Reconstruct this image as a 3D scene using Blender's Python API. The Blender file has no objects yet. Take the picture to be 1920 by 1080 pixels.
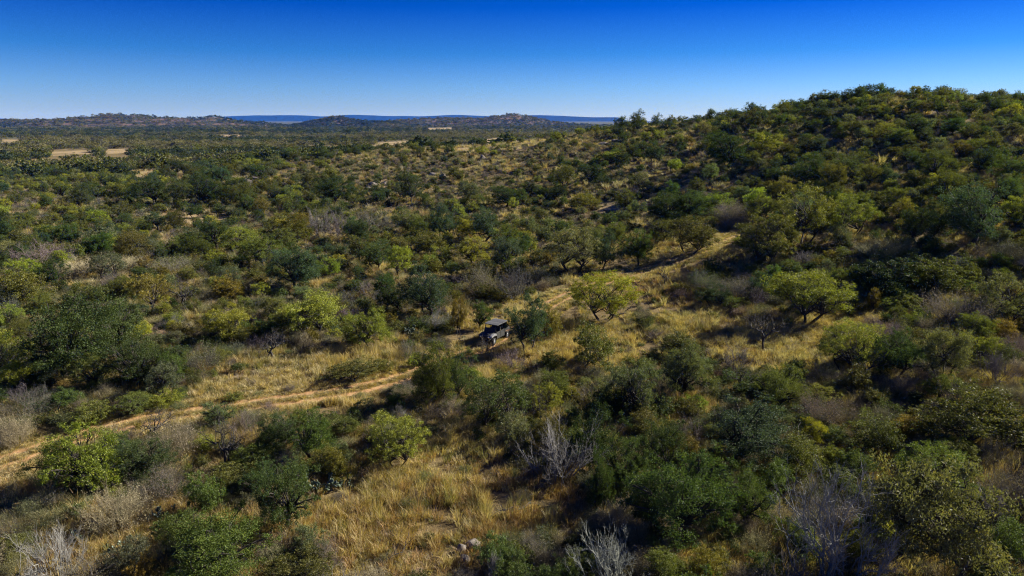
import bpy, bmesh, math, random
import numpy as np
from mathutils import Vector, Matrix

# ------------------------------------------------------------------ camera, world, sun, exposure
scene = bpy.context.scene
COL = scene.collection
R = math.radians
CAM_H, PITCH, FPX = 22.0, R(13.81), 1281.0           # camera height, downward tilt, focal length in photo pixels
cam_d = bpy.data.cameras.new('camera'); cam_d.sensor_width = 36; cam_d.lens = 36 * FPX / 1920
cam_d.clip_start = 0.5; cam_d.clip_end = 60000
cam = bpy.data.objects.new('camera', cam_d); COL.objects.link(cam)
cam.location = (0, 0, CAM_H); cam.rotation_euler = (math.pi / 2 - PITCH, 0, 0)
scene.camera = cam

SUN_AZ, SUN_EL = R(66), R(27.5)                         # clockwise from the view direction; height of the sun
world = bpy.data.worlds.new('World'); scene.world = world; world.use_nodes = True
nt = world.node_tree; nt.nodes.clear()
wo = nt.nodes.new('ShaderNodeOutputWorld'); bg = nt.nodes.new('ShaderNodeBackground')
sky = nt.nodes.new('ShaderNodeTexSky'); sky.sky_type = 'NISHITA'; sky.sun_disc = False
sky.sun_elevation = SUN_EL; sky.sun_rotation = SUN_AZ
sky.altitude = 600; sky.air_density = 1.0; sky.dust_density = 0.08; sky.ozone_density = 3.0
# the clear dry air of the photograph: the sky deepens quickly above a pale horizon and stays deep to the zenith
tc = nt.nodes.new('ShaderNodeTexCoord'); sx = nt.nodes.new('ShaderNodeSeparateXYZ')
rmp = nt.nodes.new('ShaderNodeValToRGB')
el = rmp.color_ramp.elements
SKY_STOPS = [(0.0, (.44, .54, .98)), (0.045, (.25, .45, .91)), (0.088, (.072, .30, .76)), (0.148, (.0, .150, .66)), (0.35, (.0, .12, .54)), (1.0, (.002, .10, .46))]
el[0].position, el[1].position = 0.0, 1.0
for p, c in SKY_STOPS[1:-1]: el.new(p)
for e, (p, c) in zip(el, SKY_STOPS): e.position = p; e.color = (*c, 1)
mx = nt.nodes.new('ShaderNodeMix'); mx.data_type = 'RGBA'; mx.blend_type = 'MULTIPLY'; mx.inputs[0].default_value = 1
bg.inputs[1].default_value = 0.064
L = nt.links.new
L(tc.outputs['Generated'], sx.inputs[0]); L(sx.outputs[2], rmp.inputs[0])
L(sky.outputs[0], mx.inputs[6]); L(rmp.outputs[0], mx.inputs[7]); L(mx.outputs[2], bg.inputs[0]); L(bg.outputs[0], wo.inputs[0])

sun_d = bpy.data.lights.new('sun', 'SUN'); sun_d.energy = 5.0; sun_d.angle = R(0.53); sun_d.color = (1.0, 0.94, 0.83)
sun = bpy.data.objects.new('sun', sun_d); COL.objects.link(sun)
sd = Vector((math.sin(SUN_AZ) * math.cos(SUN_EL), math.cos(SUN_AZ) * math.cos(SUN_EL), math.sin(SUN_EL)))
sun.rotation_euler = sd.to_track_quat('Z', 'Y').to_euler(); sun.location = (60, 40, 80)
vs = scene.view_settings
vs.view_transform = 'Standard'; vs.look = 'None'; vs.gamma = 1; vs.exposure = 1.22; vs.use_curve_mapping = False
cy = scene.cycles
cy.use_denoising = True; cy.denoiser = 'OPENIMAGEDENOISE'; cy.denoising_prefilter = 'NONE'; cy.denoising_input_passes = 'RGB_ALBEDO_NORMAL'; cy.sample_clamp_indirect = 3; cy.max_bounces = 5; cy.diffuse_bounces = 4; cy.transmission_bounces = 3; cy.volume_bounces = 0
cy.transparent_max_bounces = 4; cy.caustics_reflective = False; cy.caustics_refractive = False
cy.filter_width = 1.15
cy.use_adaptive_sampling = True; cy.adaptive_threshold = 0.012

# ------------------------------------------------------------------ photo pixel <-> place
cp, sp = math.cos(PITCH), math.sin(PITCH)
def ray(px, py):
    u, v = (px - 960) / FPX, (540 - py) / FPX
    return u, cp + v * sp, -sp + v * cp
def project(x, y, z):
    zz = z - CAM_H
    f = y * cp - zz * sp
    return 960 + FPX * x / f, 540 - FPX * (y * sp + zz * cp) / f, f
def pt(px, py, Y):
    a, b, c = ray(px, py)
    return (a / b * Y, Y, CAM_H + c / b * Y)

# ------------------------------------------------------------------ the lie of the land
rs = np.random.default_rng(11)
ctrl = []
for x in (-110, -60, -20, 20, 60):
    for y in (-30, 5, 30, 50, 68): ctrl.append((x, y, 0.0))
ctrl += [(-100, 100, 0), (-200, 200, 0), (-140, 140, 0), (-60, 115, .2), (-280, 300, 0), (-380, 380, 0), (-400, 100, 0), (-250, 40, 0),
         (-420, 250, 0), (-300, 420, 0), (-150, 430, 0), (-20, 430, 0), (120, 440, 0), (260, 430, 2), (380, 330, 8), (330, 200, 18), (260, 60, 15), (150, -20, 8), (90, -30, 4)]
for c in [(960, 500, 100), (960, 400, 148), (960, 330, 193), (960, 270, 248), (640, 400, 156), (640, 335, 210), (640, 293, 258),
          (300, 335, 250), (300, 297, 380), (1240, 480, 98), (1240, 400, 130), (1240, 300, 178), (1240, 240, 232),
          (1100, 440, 120), (1100, 340, 172), (1100, 254, 240), (800, 281, 255),
          (1500, 600, 71), (1500, 470, 93), (1500, 400, 109), (1500, 300, 145), (1500, 216, 190), (1380, 228, 212),
          (1700, 600, 69), (1700, 450, 91), (1700, 350, 118), (1700, 256, 151), (1690, 184, 178), (1600, 200, 183), (1790, 196, 174),
          (1920, 700, 53), (1920, 500, 78), (1920, 350, 112), (1920, 208, 166), (2200, 350, 102), (2200, 225, 150)]:
    ctrl.append(pt(*c))
def at_az(px, y, z): return (pt(px, 400, y)[0], y, z)
ctrl += [at_az(1700, 235, 24), at_az(1700, 310, 12), at_az(1240, 300, 14), at_az(1240, 400, 3), at_az(960, 310, 8), at_az(960, 390, 1), at_az(640, 330, 4), at_az(640, 400, 0), at_az(1500, 280, 17)]
C = np.array(ctrl); S = 100.0
def tps(d2): return 0.5 * d2 * np.log(d2 + 1e-9)
P2 = C[:, :2] / S
K = tps(((P2[:, None] - P2[None]) ** 2).sum(-1)) + np.eye(len(C)) * 0.004
A = np.zeros((len(C) + 3,) * 2); A[:-3, :-3] = K; A[:-3, -3] = 1; A[:-3, -2:] = P2; A[-3, :-3] = 1; A[-2:, :-3] = P2.T
W = np.linalg.solve(A, np.r_[C[:, 2], 0, 0, 0])
def vnoise(x, y, seed=0):                              # smooth value noise, 0..1
    xi, yi = np.floor(x).astype(np.int64), np.floor(y).astype(np.int64)
    fx, fy = x - xi, y - yi; fx = fx * fx * (3 - 2 * fx); fy = fy * fy * (3 - 2 * fy)
    def h(a, b):
        n = (a * 374761393 + b * 668265263 + seed * 1442695041) & 0xffffffff
        n = ((n ^ (n >> 13)) * 1274126177) & 0xffffffff
        return ((n ^ (n >> 16)) & 0xffff) / 65535.0
    return (h(xi, yi) * (1 - fx) + h(xi + 1, yi) * fx) * (1 - fy) + (h(xi, yi + 1) * (1 - fx) + h(xi + 1, yi + 1) * fx) * fy
def fbm(x, y, s, seed=0, o=4):
    v, a, t = 0, 1, 0
    for k in range(o): v = v + a * vnoise(x / s * 2 ** k + 17.3 * k, y / s * 2 ** k + 5.1 * k, seed + k); t += a; a *= .5
    return v / t
GX0, GY0, GS, GNX, GNY = -460.0, -60.0, 2.0, 461, 261
gx, gy = np.meshgrid(GX0 + GS * np.arange(GNX), GY0 + GS * np.arange(GNY))
q = np.stack([gx.ravel(), gy.ravel()], 1) / S
Gz = np.empty(len(q))
for k in range(0, len(q), 20000):
    d2 = ((q[k:k + 20000, None] - P2[None]) ** 2).sum(-1)
    Gz[k:k + 20000] = tps(d2) @ W[:-3] + W[-3] + q[k:k + 20000] @ W[-2:]
Gz = Gz.reshape(gx.shape)
ex = np.clip(np.minimum(np.minimum(gx - GX0, GX0 + GS * (GNX - 1) - gx), np.minimum(gy - GY0 + 40, GY0 + GS * (GNY - 1) - gy)) / 80, 0, 1)
Gz = np.clip(Gz, -1.5, 40)
Gz += (fbm(gx, gy, 26, 3) - .5) * (1.0 + np.clip(Gz, 0, 12) * .1) + (fbm(gx, gy, 6, 9, 2) - .5) * .25
Gz = Gz * ex * ex * (3 - 2 * ex)
def H(x, y):
    x, y = np.asarray(x, float), np.asarray(y, float)
    fx = np.clip((x - GX0) / GS, 0, GNX - 1.001); fy = np.clip((y - GY0) / GS, 0, GNY - 1.001)
    i, j = fx.astype(int), fy.astype(int); a, b = fx - i, fy - j
    z = (Gz[j, i] * (1 - a) + Gz[j, i + 1] * a) * (1 - b) + (Gz[j + 1, i] * (1 - a) + Gz[j + 1, i + 1] * a) * b
    return np.where((x < GX0) | (x > -GX0) | (y < GY0) | (y > GY0 + GS * (GNY - 1)), 0.0, z)
def ground(px, py):                                    # the spot of ground seen at a photo pixel
    a, b, c = ray(px, py)
    Y = np.concatenate([np.linspace(15, 300, 1200), np.linspace(300.5, 4000, 1800)])
    d = CAM_H + c / b * Y - H(a / b * Y, Y)
    k = np.argmax(d < 0)
    if d[k] >= 0: k = len(Y) - 1
    Yk = Y[k] if k == 0 else Y[k - 1] + (Y[k] - Y[k - 1]) * d[k - 1] / (d[k - 1] - d[k] + 1e-9)
    return np.array([a / b * Yk, Yk, float(H(a / b * Yk, Yk))])

# ------------------------------------------------------------------ helpers
def tag(o, label=None, cat=None, group=None, kind=None):
    if label: o['label'] = label
    if cat: o['category'] = cat
    if group: o['group'] = group
    if kind: o['kind'] = kind
    return o
def raw_mesh(name, V, F, mats, mi=None, smooth=False, attrs=None):
    """V (n,3); F list of int arrays (m,k) of quads or triangles"""
    me = bpy.data.meshes.new(name)
    V = np.asarray(V, np.float32); F = [np.asarray(f, np.int32) for f in F if len(f)]
    me.vertices.add(len(V)); me.vertices.foreach_set('co', V.ravel())
    loops = np.concatenate([f.ravel() for f in F]); tot = np.concatenate([np.full(len(f), f.shape[1], np.int32) for f in F])
    me.loops.add(len(loops)); me.loops.foreach_set('vertex_index', loops)
    me.polygons.add(len(tot)); me.polygons.foreach_set('loop_start', np.r_[0, np.cumsum(tot)[:-1]].astype(np.int32))
    me.polygons.foreach_set('loop_total', tot)
    for m in mats: me.materials.append(m)
    if mi is not None: me.polygons.foreach_set('material_index', np.asarray(mi, np.int32))
    if smooth: me.polygons.foreach_set('use_smooth', np.ones(len(tot), bool))
    for n, (ty, dat) in (attrs or {}).items():
        at = me.attributes.new(n, ty, 'POINT')
        at.data.foreach_set('value' if ty in ('FLOAT', 'INT') else 'vector', np.ascontiguousarray(dat, np.int32 if ty == 'INT' else np.float32).ravel())
    me.update(calc_edges=True); me.validate()
    return me
def obj(name, me, parent=None, loc=None):
    o = bpy.data.objects.new(name, me); COL.objects.link(o)
    if parent: o.parent = parent
    if loc is not None: o.location = loc
    return o

# ------------------------------------------------------------------ materials
def new_mat(name):
    m = bpy.data.materials.new(name); m.use_nodes = True; n = m.node_tree.nodes; n.clear()
    return m, n, m.node_tree.links.new
def N(n, t, **kw):
    x = n.new(t)
    for k, v in kw.items(): setattr(x, k, v)
    return x
def ramp(n, stops, interp='LINEAR'):
    r = n.new('ShaderNodeValToRGB'); e = r.color_ramp.elements; r.color_ramp.interpolation = interp
    e[0].position, e[1].position = 0, 1
    for p, c in stops[1:-1]: e.new(p)
    for a, (p, c) in zip(e, stops): a.position = p; a.color = (*c, 1)
    return r
def leaf_mat(name, trans=0.3, gloss=0.025, lo=0.5, hi=1.5, warm=(1.25, 1.0, 0.55)):
    """foliage: the plant's own colour, varied leaf by leaf, some leaves turned"""
    m, n, l = new_mat(name)
    t = N(n, 'ShaderNodeAttribute', attribute_type='INSTANCER', attribute_name='tint'); col = t.outputs['Vector']
    v = N(n, 'ShaderNodeAttribute', attribute_type='GEOMETRY', attribute_name='var')
    mr = N(n, 'ShaderNodeMapRange'); mr.inputs[3].default_value = lo; mr.inputs[4].default_value = hi; l(v.outputs['Fac'], mr.inputs[0])
    a = N(n, 'ShaderNodeVectorMath', operation='SCALE'); l(col, a.inputs[0]); l(mr.outputs[0], a.inputs[3])
    w = N(n, 'ShaderNodeVectorMath', operation='MULTIPLY'); l(a.outputs[0], w.inputs[0]); w.inputs[1].default_value = warm
    ge = N(n, 'ShaderNodeMapRange'); ge.inputs[1].default_value = .72; ge.inputs[2].default_value = 1.0; l(v.outputs['Fac'], ge.inputs[0])
    mixc = N(n, 'ShaderNodeMix', data_type='VECTOR'); l(ge.outputs[0], mixc.inputs[0]); l(a.outputs[0], mixc.inputs[4]); l(w.outputs[0], mixc.inputs[5])
    df = N(n, 'ShaderNodeBsdfDiffuse'); tr = N(n, 'ShaderNodeBsdfTranslucent'); gl = N(n, 'ShaderNodeBsdfGlossy')
    gl.inputs['Roughness'].default_value = .55; gl.inputs['Color'].default_value = (.8, .8, .8, 1)
    tw = N(n, 'ShaderNodeVectorMath', operation='MULTIPLY'); l(mixc.outputs[1], tw.inputs[0]); tw.inputs[1].default_value = (1.2, 1.25, .6)
    l(mixc.outputs[1], df.inputs[0]); l(tw.outputs[0], tr.inputs[0])
    m1 = N(n, 'ShaderNodeMixShader'); m1.inputs[0].default_value = trans; l(df.outputs[0], m1.inputs[1]); l(tr.outputs[0], m1.inputs[2])
    m2 = N(n, 'ShaderNodeMixShader'); m2.inputs[0].default_value = gloss; l(m1.outputs[0], m2.inputs[1]); l(gl.outputs[0], m2.inputs[2])
    o = N(n, 'ShaderNodeOutputMaterial'); l(m2.outputs[0], o.inputs[0])
    return m
def bark_mat(name, c1, c2, scale=6):
    m, n, l = new_mat(name)
    g = N(n, 'ShaderNodeTexCoord'); no = N(n, 'ShaderNodeTexNoise'); no.inputs['Scale'].default_value = scale; no.inputs['Detail'].default_value = 6
    l(g.outputs['Object'], no.inputs['Vector']); r = ramp(n, [(.3, c1), (.7, c2)]); l(no.outputs[0], r.inputs[0])
    b = N(n, 'ShaderNodeBsdfPrincipled'); b.inputs['Roughness'].default_value = .9; l(r.outputs[0], b.inputs['Base Color'])
    bp = N(n, 'ShaderNodeBump'); bp.inputs['Strength'].default_value = .6; bp.inputs['Distance'].default_value = .03; l(no.outputs[0], bp.inputs['Height']); l(bp.outputs[0], b.inputs['Normal'])
    o = N(n, 'ShaderNodeOutputMaterial'); l(b.outputs[0], o.inputs[0])
    return m
def plain_mat(name, c, rough=.5, metal=0.0, var=.25, scale=8, spec=.5):
    m, n, l = new_mat(name)
    g = N(n, 'ShaderNodeTexCoord'); no = N(n, 'ShaderNodeTexNoise'); no.inputs['Scale'].default_value = scale; no.inputs['Detail'].default_value = 5
    l(g.outputs['Object'], no.inputs['Vector'])
    r = ramp(n, [(.25, tuple(x * (1 - var) for x in c)), (.75, tuple(min(1, x * (1 + var)) for x in c))]); l(no.outputs[0], r.inputs[0])
    b = N(n, 'ShaderNodeBsdfPrincipled'); b.inputs['Roughness'].default_value = rough; b.inputs['Metallic'].default_value = metal; b.inputs['Specular IOR Level'].default_value = spec
    l(r.outputs[0], b.inputs['Base Color']); o = N(n, 'ShaderNodeOutputMaterial'); l(b.outputs[0], o.inputs[0])
    return m
M = {}
M['leaf'] = leaf_mat('foliage'); M['oakleaf'] = leaf_mat('oak_foliage', gloss=.012, trans=.32, lo=.55, hi=1.5)
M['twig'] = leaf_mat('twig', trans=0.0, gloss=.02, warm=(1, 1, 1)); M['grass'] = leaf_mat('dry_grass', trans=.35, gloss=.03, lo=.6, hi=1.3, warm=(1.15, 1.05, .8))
M['bark'] = bark_mat('dark_bark', (.018, .014, .011), (.055, .045, .036))
M['deadwood'] = bark_mat('weathered_wood', (.10, .09, .085), (.34, .32, .31))
M['darkdead'] = bark_mat('dark_dead_wood', (.018, .015, .013), (.075, .066, .06))
M['greybark'] = bark_mat('grey_bark', (.05, .045, .04), (.14, .13, .12))
# ------------------------------------------------------------------ plant shapes (meshes shared by all plants of a kind)
def unit(v): return v / (np.linalg.norm(v, axis=-1, keepdims=True) + 1e-9)
def tubes(polys, sides):
    """polys: list of (points (k,3), radii (k,)) -> verts, quads"""
    V, F, base = [], [], 0
    ang = np.arange(sides) * 2 * np.pi / sides; ca, sa = np.cos(ang)[None, :, None], np.sin(ang)[None, :, None]
    for p, r in polys:
        p = np.asarray(p, float); k = len(p)
        t = unit(np.gradient(p, axis=0)); ref = np.array([1, 0, 0]) if abs(t[0, 2]) > .7 else np.array([0, 0, 1.0])
        u = unit(np.cross(t, ref)); w = np.cross(t, u)
        V.append((p[:, None] + np.asarray(r)[:, None, None] * (ca * u[:, None] + sa * w[:, None])).reshape(-1, 3))
        i = np.arange(k - 1)[:, None] * sides + np.arange(sides)[None]; j = np.arange(k - 1)[:, None] * sides + (np.arange(sides)[None] + 1) % sides
        F.append(np.stack([i, j, j + sides, i + sides], -1).reshape(-1, 4) + base); base += k * sides
    return np.concatenate(V), np.concatenate(F)
def bend(a, b, k, rng, wob, sag=0.0):
    """a crooked limb from a to b"""
    t = np.linspace(0, 1, k)[:, None]; p = a + (b - a) * t
    ln = np.linalg.norm(b - a); off = rng.normal(0, wob * ln, (k, 3)); off[0] = off[-1] = 0
    off[1:-1] = (off[1:-1] + np.roll(off, 1, 0)[1:-1]) * .6
    p = p + off; p[:, 2] += sag * ln * np.sin(np.pi * t[:, 0])
    return p
def leaves(cen, size, aspect, rng, up=.0, droop=0.0):
    n = len(cen)
    d = unit(rng.normal(size=(n, 3)) + np.array([0, 0, -droop])); nrm = unit(rng.normal(size=(n, 3)) + np.array([0, 0, up]))
    s = unit(np.cross(nrm, d)); l = (size * rng.uniform(.6, 1.4, n))[:, None]
    V = np.stack([cen - d * l * .5, cen + s * l * aspect * .5, cen + d * l * .5, cen - s * l * aspect * .5], 1).reshape(-1, 3)
    return V, np.arange(4 * n).reshape(n, 4)
def lobe_plant(rng, Hh, Rr, cb, nl, lr, nleaf, lsize, aspect, shell=.55, flat=.8, stems=1, fork=.25, r0=.14, droop=0, up=.3, hollow=.35, wob=.1, twigs=5, ragged=.3, low=-.45, skirt=0, spray=26, asym=1.0):
    """a woody plant: lobes of leaves on crooked limbs. Hh height, Rr crown radius, cb crown base share"""
    zc, rz = Hh * (1 + cb) / 2, Hh * (1 - cb) / 2
    lob = []
    k = 0; ph = rng.uniform(0, 6.28, 2); wv = rng.uniform(.12, .34, 2) * asym
    while len(lob) < nl and k < 4000:
        k += 1
        d = unit(rng.normal(size=3)); 
        if d[2] < low: continue
        rr = rng.uniform(hollow, 1) ** .6
        az = math.atan2(d[1], d[0]); rr = rr * (1 + wv[0] * math.sin(2 * az + ph[0]) + wv[1] * math.sin(az + ph[1]))
        rad = lr * rng.uniform(.5, 1.4) * Rr
        if skirt and len(lob) < skirt: d[2] = -rng.uniform(.45, .85); rr = rng.uniform(.45, .8)
        c = np.array([d[0] * (Rr - rad * .75) * rr, d[1] * (Rr - rad * .75) * rr, zc + d[2] * max(.1, rz - rad * flat * .75) * rr])
        if any(np.linalg.norm(c - o[0]) < .5 * (rad + o[1]) * .75 for o in lob): continue
        lob.append((c, rad))
    tot = sum(o[1] ** 2 for o in lob); cen, var = [], []
    for c, rad in lob:
        n = int(nleaf * rad ** 2 / tot)
        nb = max(5, n // spray)                              # sprays inside the lobe
        d = unit(rng.normal(size=(nb, 3)) + np.array([0, 0, .25])); rr = rad * (shell + (1 - shell) * rng.uniform(0, 1, nb) ** .7) * rng.uniform(1 - ragged, 1 + ragged, nb); rr = rr * np.where(rng.uniform(0, 1, nb) < .12, 1.3, 1.0)
        s = c + d * rr[:, None] * np.array([1, 1, flat])
        i = rng.integers(0, nb, n)
        cen.append(s[i] + rng.normal(0, rad * .15, (n, 3)) * np.array([1, 1, .8])); var.append(.5 * rng.uniform(0, 1, nb)[i] + .5 * rng.uniform(0, 1, n))
    cen = np.concatenate(cen); var = np.concatenate(var); ok = cen[:, 2] > .03; cen, var = cen[ok], var[ok]
    LV, LF = leaves(cen, lsize, aspect, rng, up, droop)
    thick, thin = [], []
    for s in range(stems):
        a0 = 2 * np.pi * (s + rng.uniform(0, .6)) / stems
        b = np.array([math.cos(a0), math.sin(a0), 0]) * (.12 * Rr if stems > 1 else 0)
        lean = rng.normal(0, .10, 2) * Hh if stems == 1 else np.array([math.cos(a0), math.sin(a0)]) * .28 * Rr
        f = np.array([b[0] + lean[0], b[1] + lean[1], Hh * fork * rng.uniform(.85, 1.2)])
        st = bend(b + np.array([0, 0, -.25]), f, 5, rng, wob * .6); rb = r0 * (1 if stems == 1 else .7)
        thick.append((st, np.linspace(rb * 1.25, rb * .8, 5)))
        for c, rad in lob[s::stems]:
            m = f + (c - f) * rng.uniform(.4, .55) + np.array([0, 0, .06 * Hh])
            limb = np.concatenate([bend(f, m, 4, rng, wob), bend(m, c, 4, rng, wob)[1:]])
            thick.append((limb, np.linspace(rb * .55, rb * .16, len(limb))))
            for _ in range(twigs):
                e = c + unit(rng.normal(size=3) + np.array([0, 0, .4])) * rad * rng.uniform(.6, .95); a = limb[rng.integers(3, len(limb))]
                thin.append((bend(a, e, 4, rng, wob), np.linspace(rb * .16, rb * .04, 4)))
    TV, TF = tubes(thick, 6); 
    if thin:
        t2v, t2f = tubes(thin, 3); TF = np.concatenate([TF, t2f + len(TV)]); TV = np.concatenate([TV, t2v])
    return (LV, LF, np.repeat(var, 4)), (TV, TF)
def twig_plant(rng, Hh, Rr, stems, kids, r0, upward=.5, nleaf=0, lsize=.1, aspect=.4, levels=3, spread=.55, wob=.07, arch=0.0):
    """a leafless bush: wands that branch and branch again"""
    polys = [[], [], [], []]
    tips = []
    def grow(a, d, ln, r, lv):
        b = a + d * ln; k = 5 if lv == 0 else 4
        p = bend(a, b, k, rng, wob, arch); rr = np.linspace(r, r * .45, k); polys[min(lv, 3)].append((p, rr))
        if lv + 1 >= levels: tips.append(b); return
        for _ in range(int(kids * rng.uniform(.7, 1.4)) + 1):
            q = rng.uniform(.3, 1.0); i = min(k - 2, int(q * (k - 1))); s = p[i] + (p[i + 1] - p[i]) * rng.uniform(0, 1)
            nd = unit(d + rng.normal(0, spread, 3) + np.array([0, 0, upward * .35]))
            grow(s, nd, ln * rng.uniform(.35, .68), r * .5, lv + 1)
    for s in range(stems):
        a0 = rng.uniform(0, 2 * np.pi); q = math.sqrt(rng.uniform(0.02, 1))
        d = unit(np.array([math.cos(a0) * Rr * q, math.sin(a0) * Rr * q, Hh * (1.05 - .5 * q * q)]))
        base = np.array([math.cos(a0), math.sin(a0), 0]) * Rr * .22 * q + np.array([0, 0, -.1])
        grow(base, d, math.hypot(Rr * q, Hh * (1.05 - .5 * q * q)) * rng.uniform(.5, .75), r0 * rng.uniform(.6, 1.2), 0)
    V, F, var, base = [], [], [], 0
    for lv, pl in enumerate(polys):
        if not pl: continue
        v, f = tubes(pl, 5 if lv == 0 else 3); V.append(v); F.append(f + base); base += len(v)
    V = np.concatenate(V); F = np.concatenate(F)
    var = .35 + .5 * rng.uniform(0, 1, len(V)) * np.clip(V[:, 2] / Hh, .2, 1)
    lf = None
    if nleaf:
        tp = np.array(tips); cen = tp[rng.integers(0, len(tp), nleaf)] + rng.normal(0, .09 * Rr, (nleaf, 3)); cen = cen[cen[:, 2] > .05]
        LV, LF = leaves(cen, lsize, aspect, rng); lf = (LV, LF, np.repeat(rng.uniform(0, 1, len(LF)), 4))
    return (V, F, var), lf
def bare_tree(rng, Hh, Rr, r0, levels=5, kids=3, trunk=.35, spread=.6, fork2=1):
    polys = [[], [], [], [], [], []]
    def grow(a, d, ln, r, lv):
        k = 5; b = a + d * ln; p = bend(a, b, k, rng, .10); rr = np.linspace(r, r * .55, k); polys[lv].append((p, rr))
        if lv + 1 >= levels: return
        for c in range(kids + (1 if rng.uniform() < .5 else 0)):
            i = k - 1 if c < 2 else rng.integers(2, k)
            nd = unit(d * .8 + rng.normal(0, spread, 3) * np.array([1, 1, .7]) + np.array([0, 0, .12]))
            grow(p[i], nd, ln * rng.uniform(.55, .85), r * rng.uniform(.42, .62), lv + 1)
    for s in range(fork2):
        a0 = rng.uniform(0, 6.28)
        grow(np.array([0, 0, -.25]) + .05 * s, unit(np.array([.3 * math.cos(a0), .3 * math.sin(a0), 1])), Hh * trunk, r0, 0)
    V, F, base = [], [], 0; T = None
    for lv, pl in enumerate(polys):
        if not pl: continue
        v, f = tubes(pl, 6 if lv < 2 else 3)
        if lv == 0: T = (v, f); continue
        V.append(v); F.append(f + base); base += len(v)
    V = np.concatenate(V); F = np.concatenate(F)
    ex = np.percentile(np.hypot(V[:, 0], V[:, 1]), 96); ez = V[:, 2].max()
    sc = np.array([Rr / ex, Rr / ex, Hh / ez]); return (T[0] * sc, T[1]), (V * sc, F)

class Shape: pass
SH = {}                                              # kind -> list of variants
def dims(V):
    return 2 * np.percentile(np.hypot(V[:, 0], V[:, 1]), 97), np.percentile(V[:, 2], 99.7)
def add_shape(kind, crown, wood, cmat, wmat, cname, wname):
    s = Shape(); s.cname, s.wname = cname, wname
    CV, CF, cv = crown
    s.W, s.H = dims(CV); s.H = max(s.H, 0.2)
    s.crown = raw_mesh(cname, CV, [CF], [M[cmat]], attrs={'var': ('FLOAT', cv)}); s.wood = None
    if wood is not None:
        WV, WF = wood[:2]; wv = wood[2] if len(wood) > 2 else np.full(len(WV), .5)
        s.wood = raw_mesh(wname, WV, [WF], [M[wmat]], smooth=True, attrs={'var': ('FLOAT', wv)})
        q4 = CV.reshape(-1, 4, 3)[::3]; c4 = q4.mean(1, keepdims=True); CV2 = (c4 + (q4 - c4) * 1.7).reshape(-1, 3); cv2 = cv.reshape(-1, 4)[::3].ravel(); CF2 = np.arange(len(CV2)).reshape(-1, 4)
        JV, JF = np.concatenate([CV2, WV]), np.concatenate([CF2, WF + len(CV2)]); jv = np.r_[cv2, wv]; mi = np.r_[np.zeros(len(CF2)), np.ones(len(WF))]
        s.joint = raw_mesh(kind, JV, [JF], [M[cmat], M[wmat]], mi, attrs={'var': ('FLOAT', jv)})
    else: s.joint = s.crown
    SH.setdefault(kind, []).append(s)

g = np.random.default_rng(5)
for k in range(6):       # live oak: broad, dense, dark, many small stiff leaves
    c, w = lobe_plant(g, 4.8, 2.7, .03, 25 + 2 * k, .30, 30000, .078, .55, low=-.8, skirt=5, spray=85, shell=.25, ragged=.42, stems=1 + (k % 2), fork=.22, r0=.16, up=.35)
    add_shape('live_oak', c, w, 'oakleaf', 'bark', 'crown', 'trunk')
for k in range(6):       # mesquite: open, feathery, drooping narrow leaves on dark crooked limbs
    c, w = lobe_plant(g, 4.2, 2.6, .05, 30 + k, .25, 22000, .108, .32, skirt=4, spray=40, shell=.2, flat=.62, stems=1 + k % 3, fork=.24, r0=.13, droop=.8, up=.1, wob=.14, twigs=7, ragged=.45)
    add_shape('mesquite_tree', c, w, 'leaf', 'bark', 'crown', 'trunk')
for k in range(3):       # rounder, fan-branched young mesquite
    c, w = lobe_plant(g, 4.6, 2.5, .06, 46, .21, 22000, .105, .3, asym=0.0, low=-.6, skirt=5, spray=40, shell=.3, flat=.95, stems=4, fork=.18, r0=.09, droop=.2, up=.1, wob=.05, twigs=6, hollow=.6, ragged=.35)
    add_shape('mesquite_tree', c, w, 'leaf', 'bark', 'crown', 'trunk')
for k in range(6):       # evergreen shrub: leafy to the ground
    c, w = lobe_plant(g, 3.0, 1.8, .0, 20 + 2 * k, .33, 17000, .078, .5, skirt=5, spray=70, ragged=.42, shell=.35, flat=.95, stems=3, fork=.15, r0=.07, up=.3, twigs=3)
    add_shape('evergreen_shrub', c, w, 'leaf', 'bark', 'foliage', 'stem')
for k in range(5):       # thorn brush: a dome of fine grey wands with some small leaves
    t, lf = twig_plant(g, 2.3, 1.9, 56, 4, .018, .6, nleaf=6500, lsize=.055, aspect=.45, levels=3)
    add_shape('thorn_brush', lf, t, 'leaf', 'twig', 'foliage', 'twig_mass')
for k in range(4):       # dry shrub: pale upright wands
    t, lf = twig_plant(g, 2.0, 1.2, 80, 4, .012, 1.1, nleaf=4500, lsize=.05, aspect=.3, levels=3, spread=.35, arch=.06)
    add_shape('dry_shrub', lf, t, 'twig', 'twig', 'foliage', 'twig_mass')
for k in range(4):       # bare shrub: silvery dead limbs
    t, lf = twig_plant(g, 2.6, 2.1, 20, 4, .036, .5, levels=4, spread=.5, wob=.10)
    s = Shape(); V, F, v = t; s.W, s.H = dims(V); s.cname, s.wname = 'limb_mass', None
    s.crown = raw_mesh('limb_mass', V, [F], [M['twig']], attrs={'var': ('FLOAT', v)}, smooth=True); s.wood = None; s.joint = s.crown
    SH.setdefault('bare_shrub', []).append(s)
for k in range(4):       # dead tree
    T, B = bare_tree(g, 4.0, 1.7, .13, levels=5, kids=3, fork2=1 + k % 2)
    s = Shape(); s.W, s.H = dims(B[0]); s.cname, s.wname = 'limb_mass', 'trunk'
    s.crown = raw_mesh('limb_mass', B[0], [B[1]], [M['darkdead']], smooth=True); s.wood = raw_mesh('trunk', T[0], [T[1]], [M['darkdead']], smooth=True); s.joint = None
    SH.setdefault('dead_tree', []).append(s)
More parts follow.
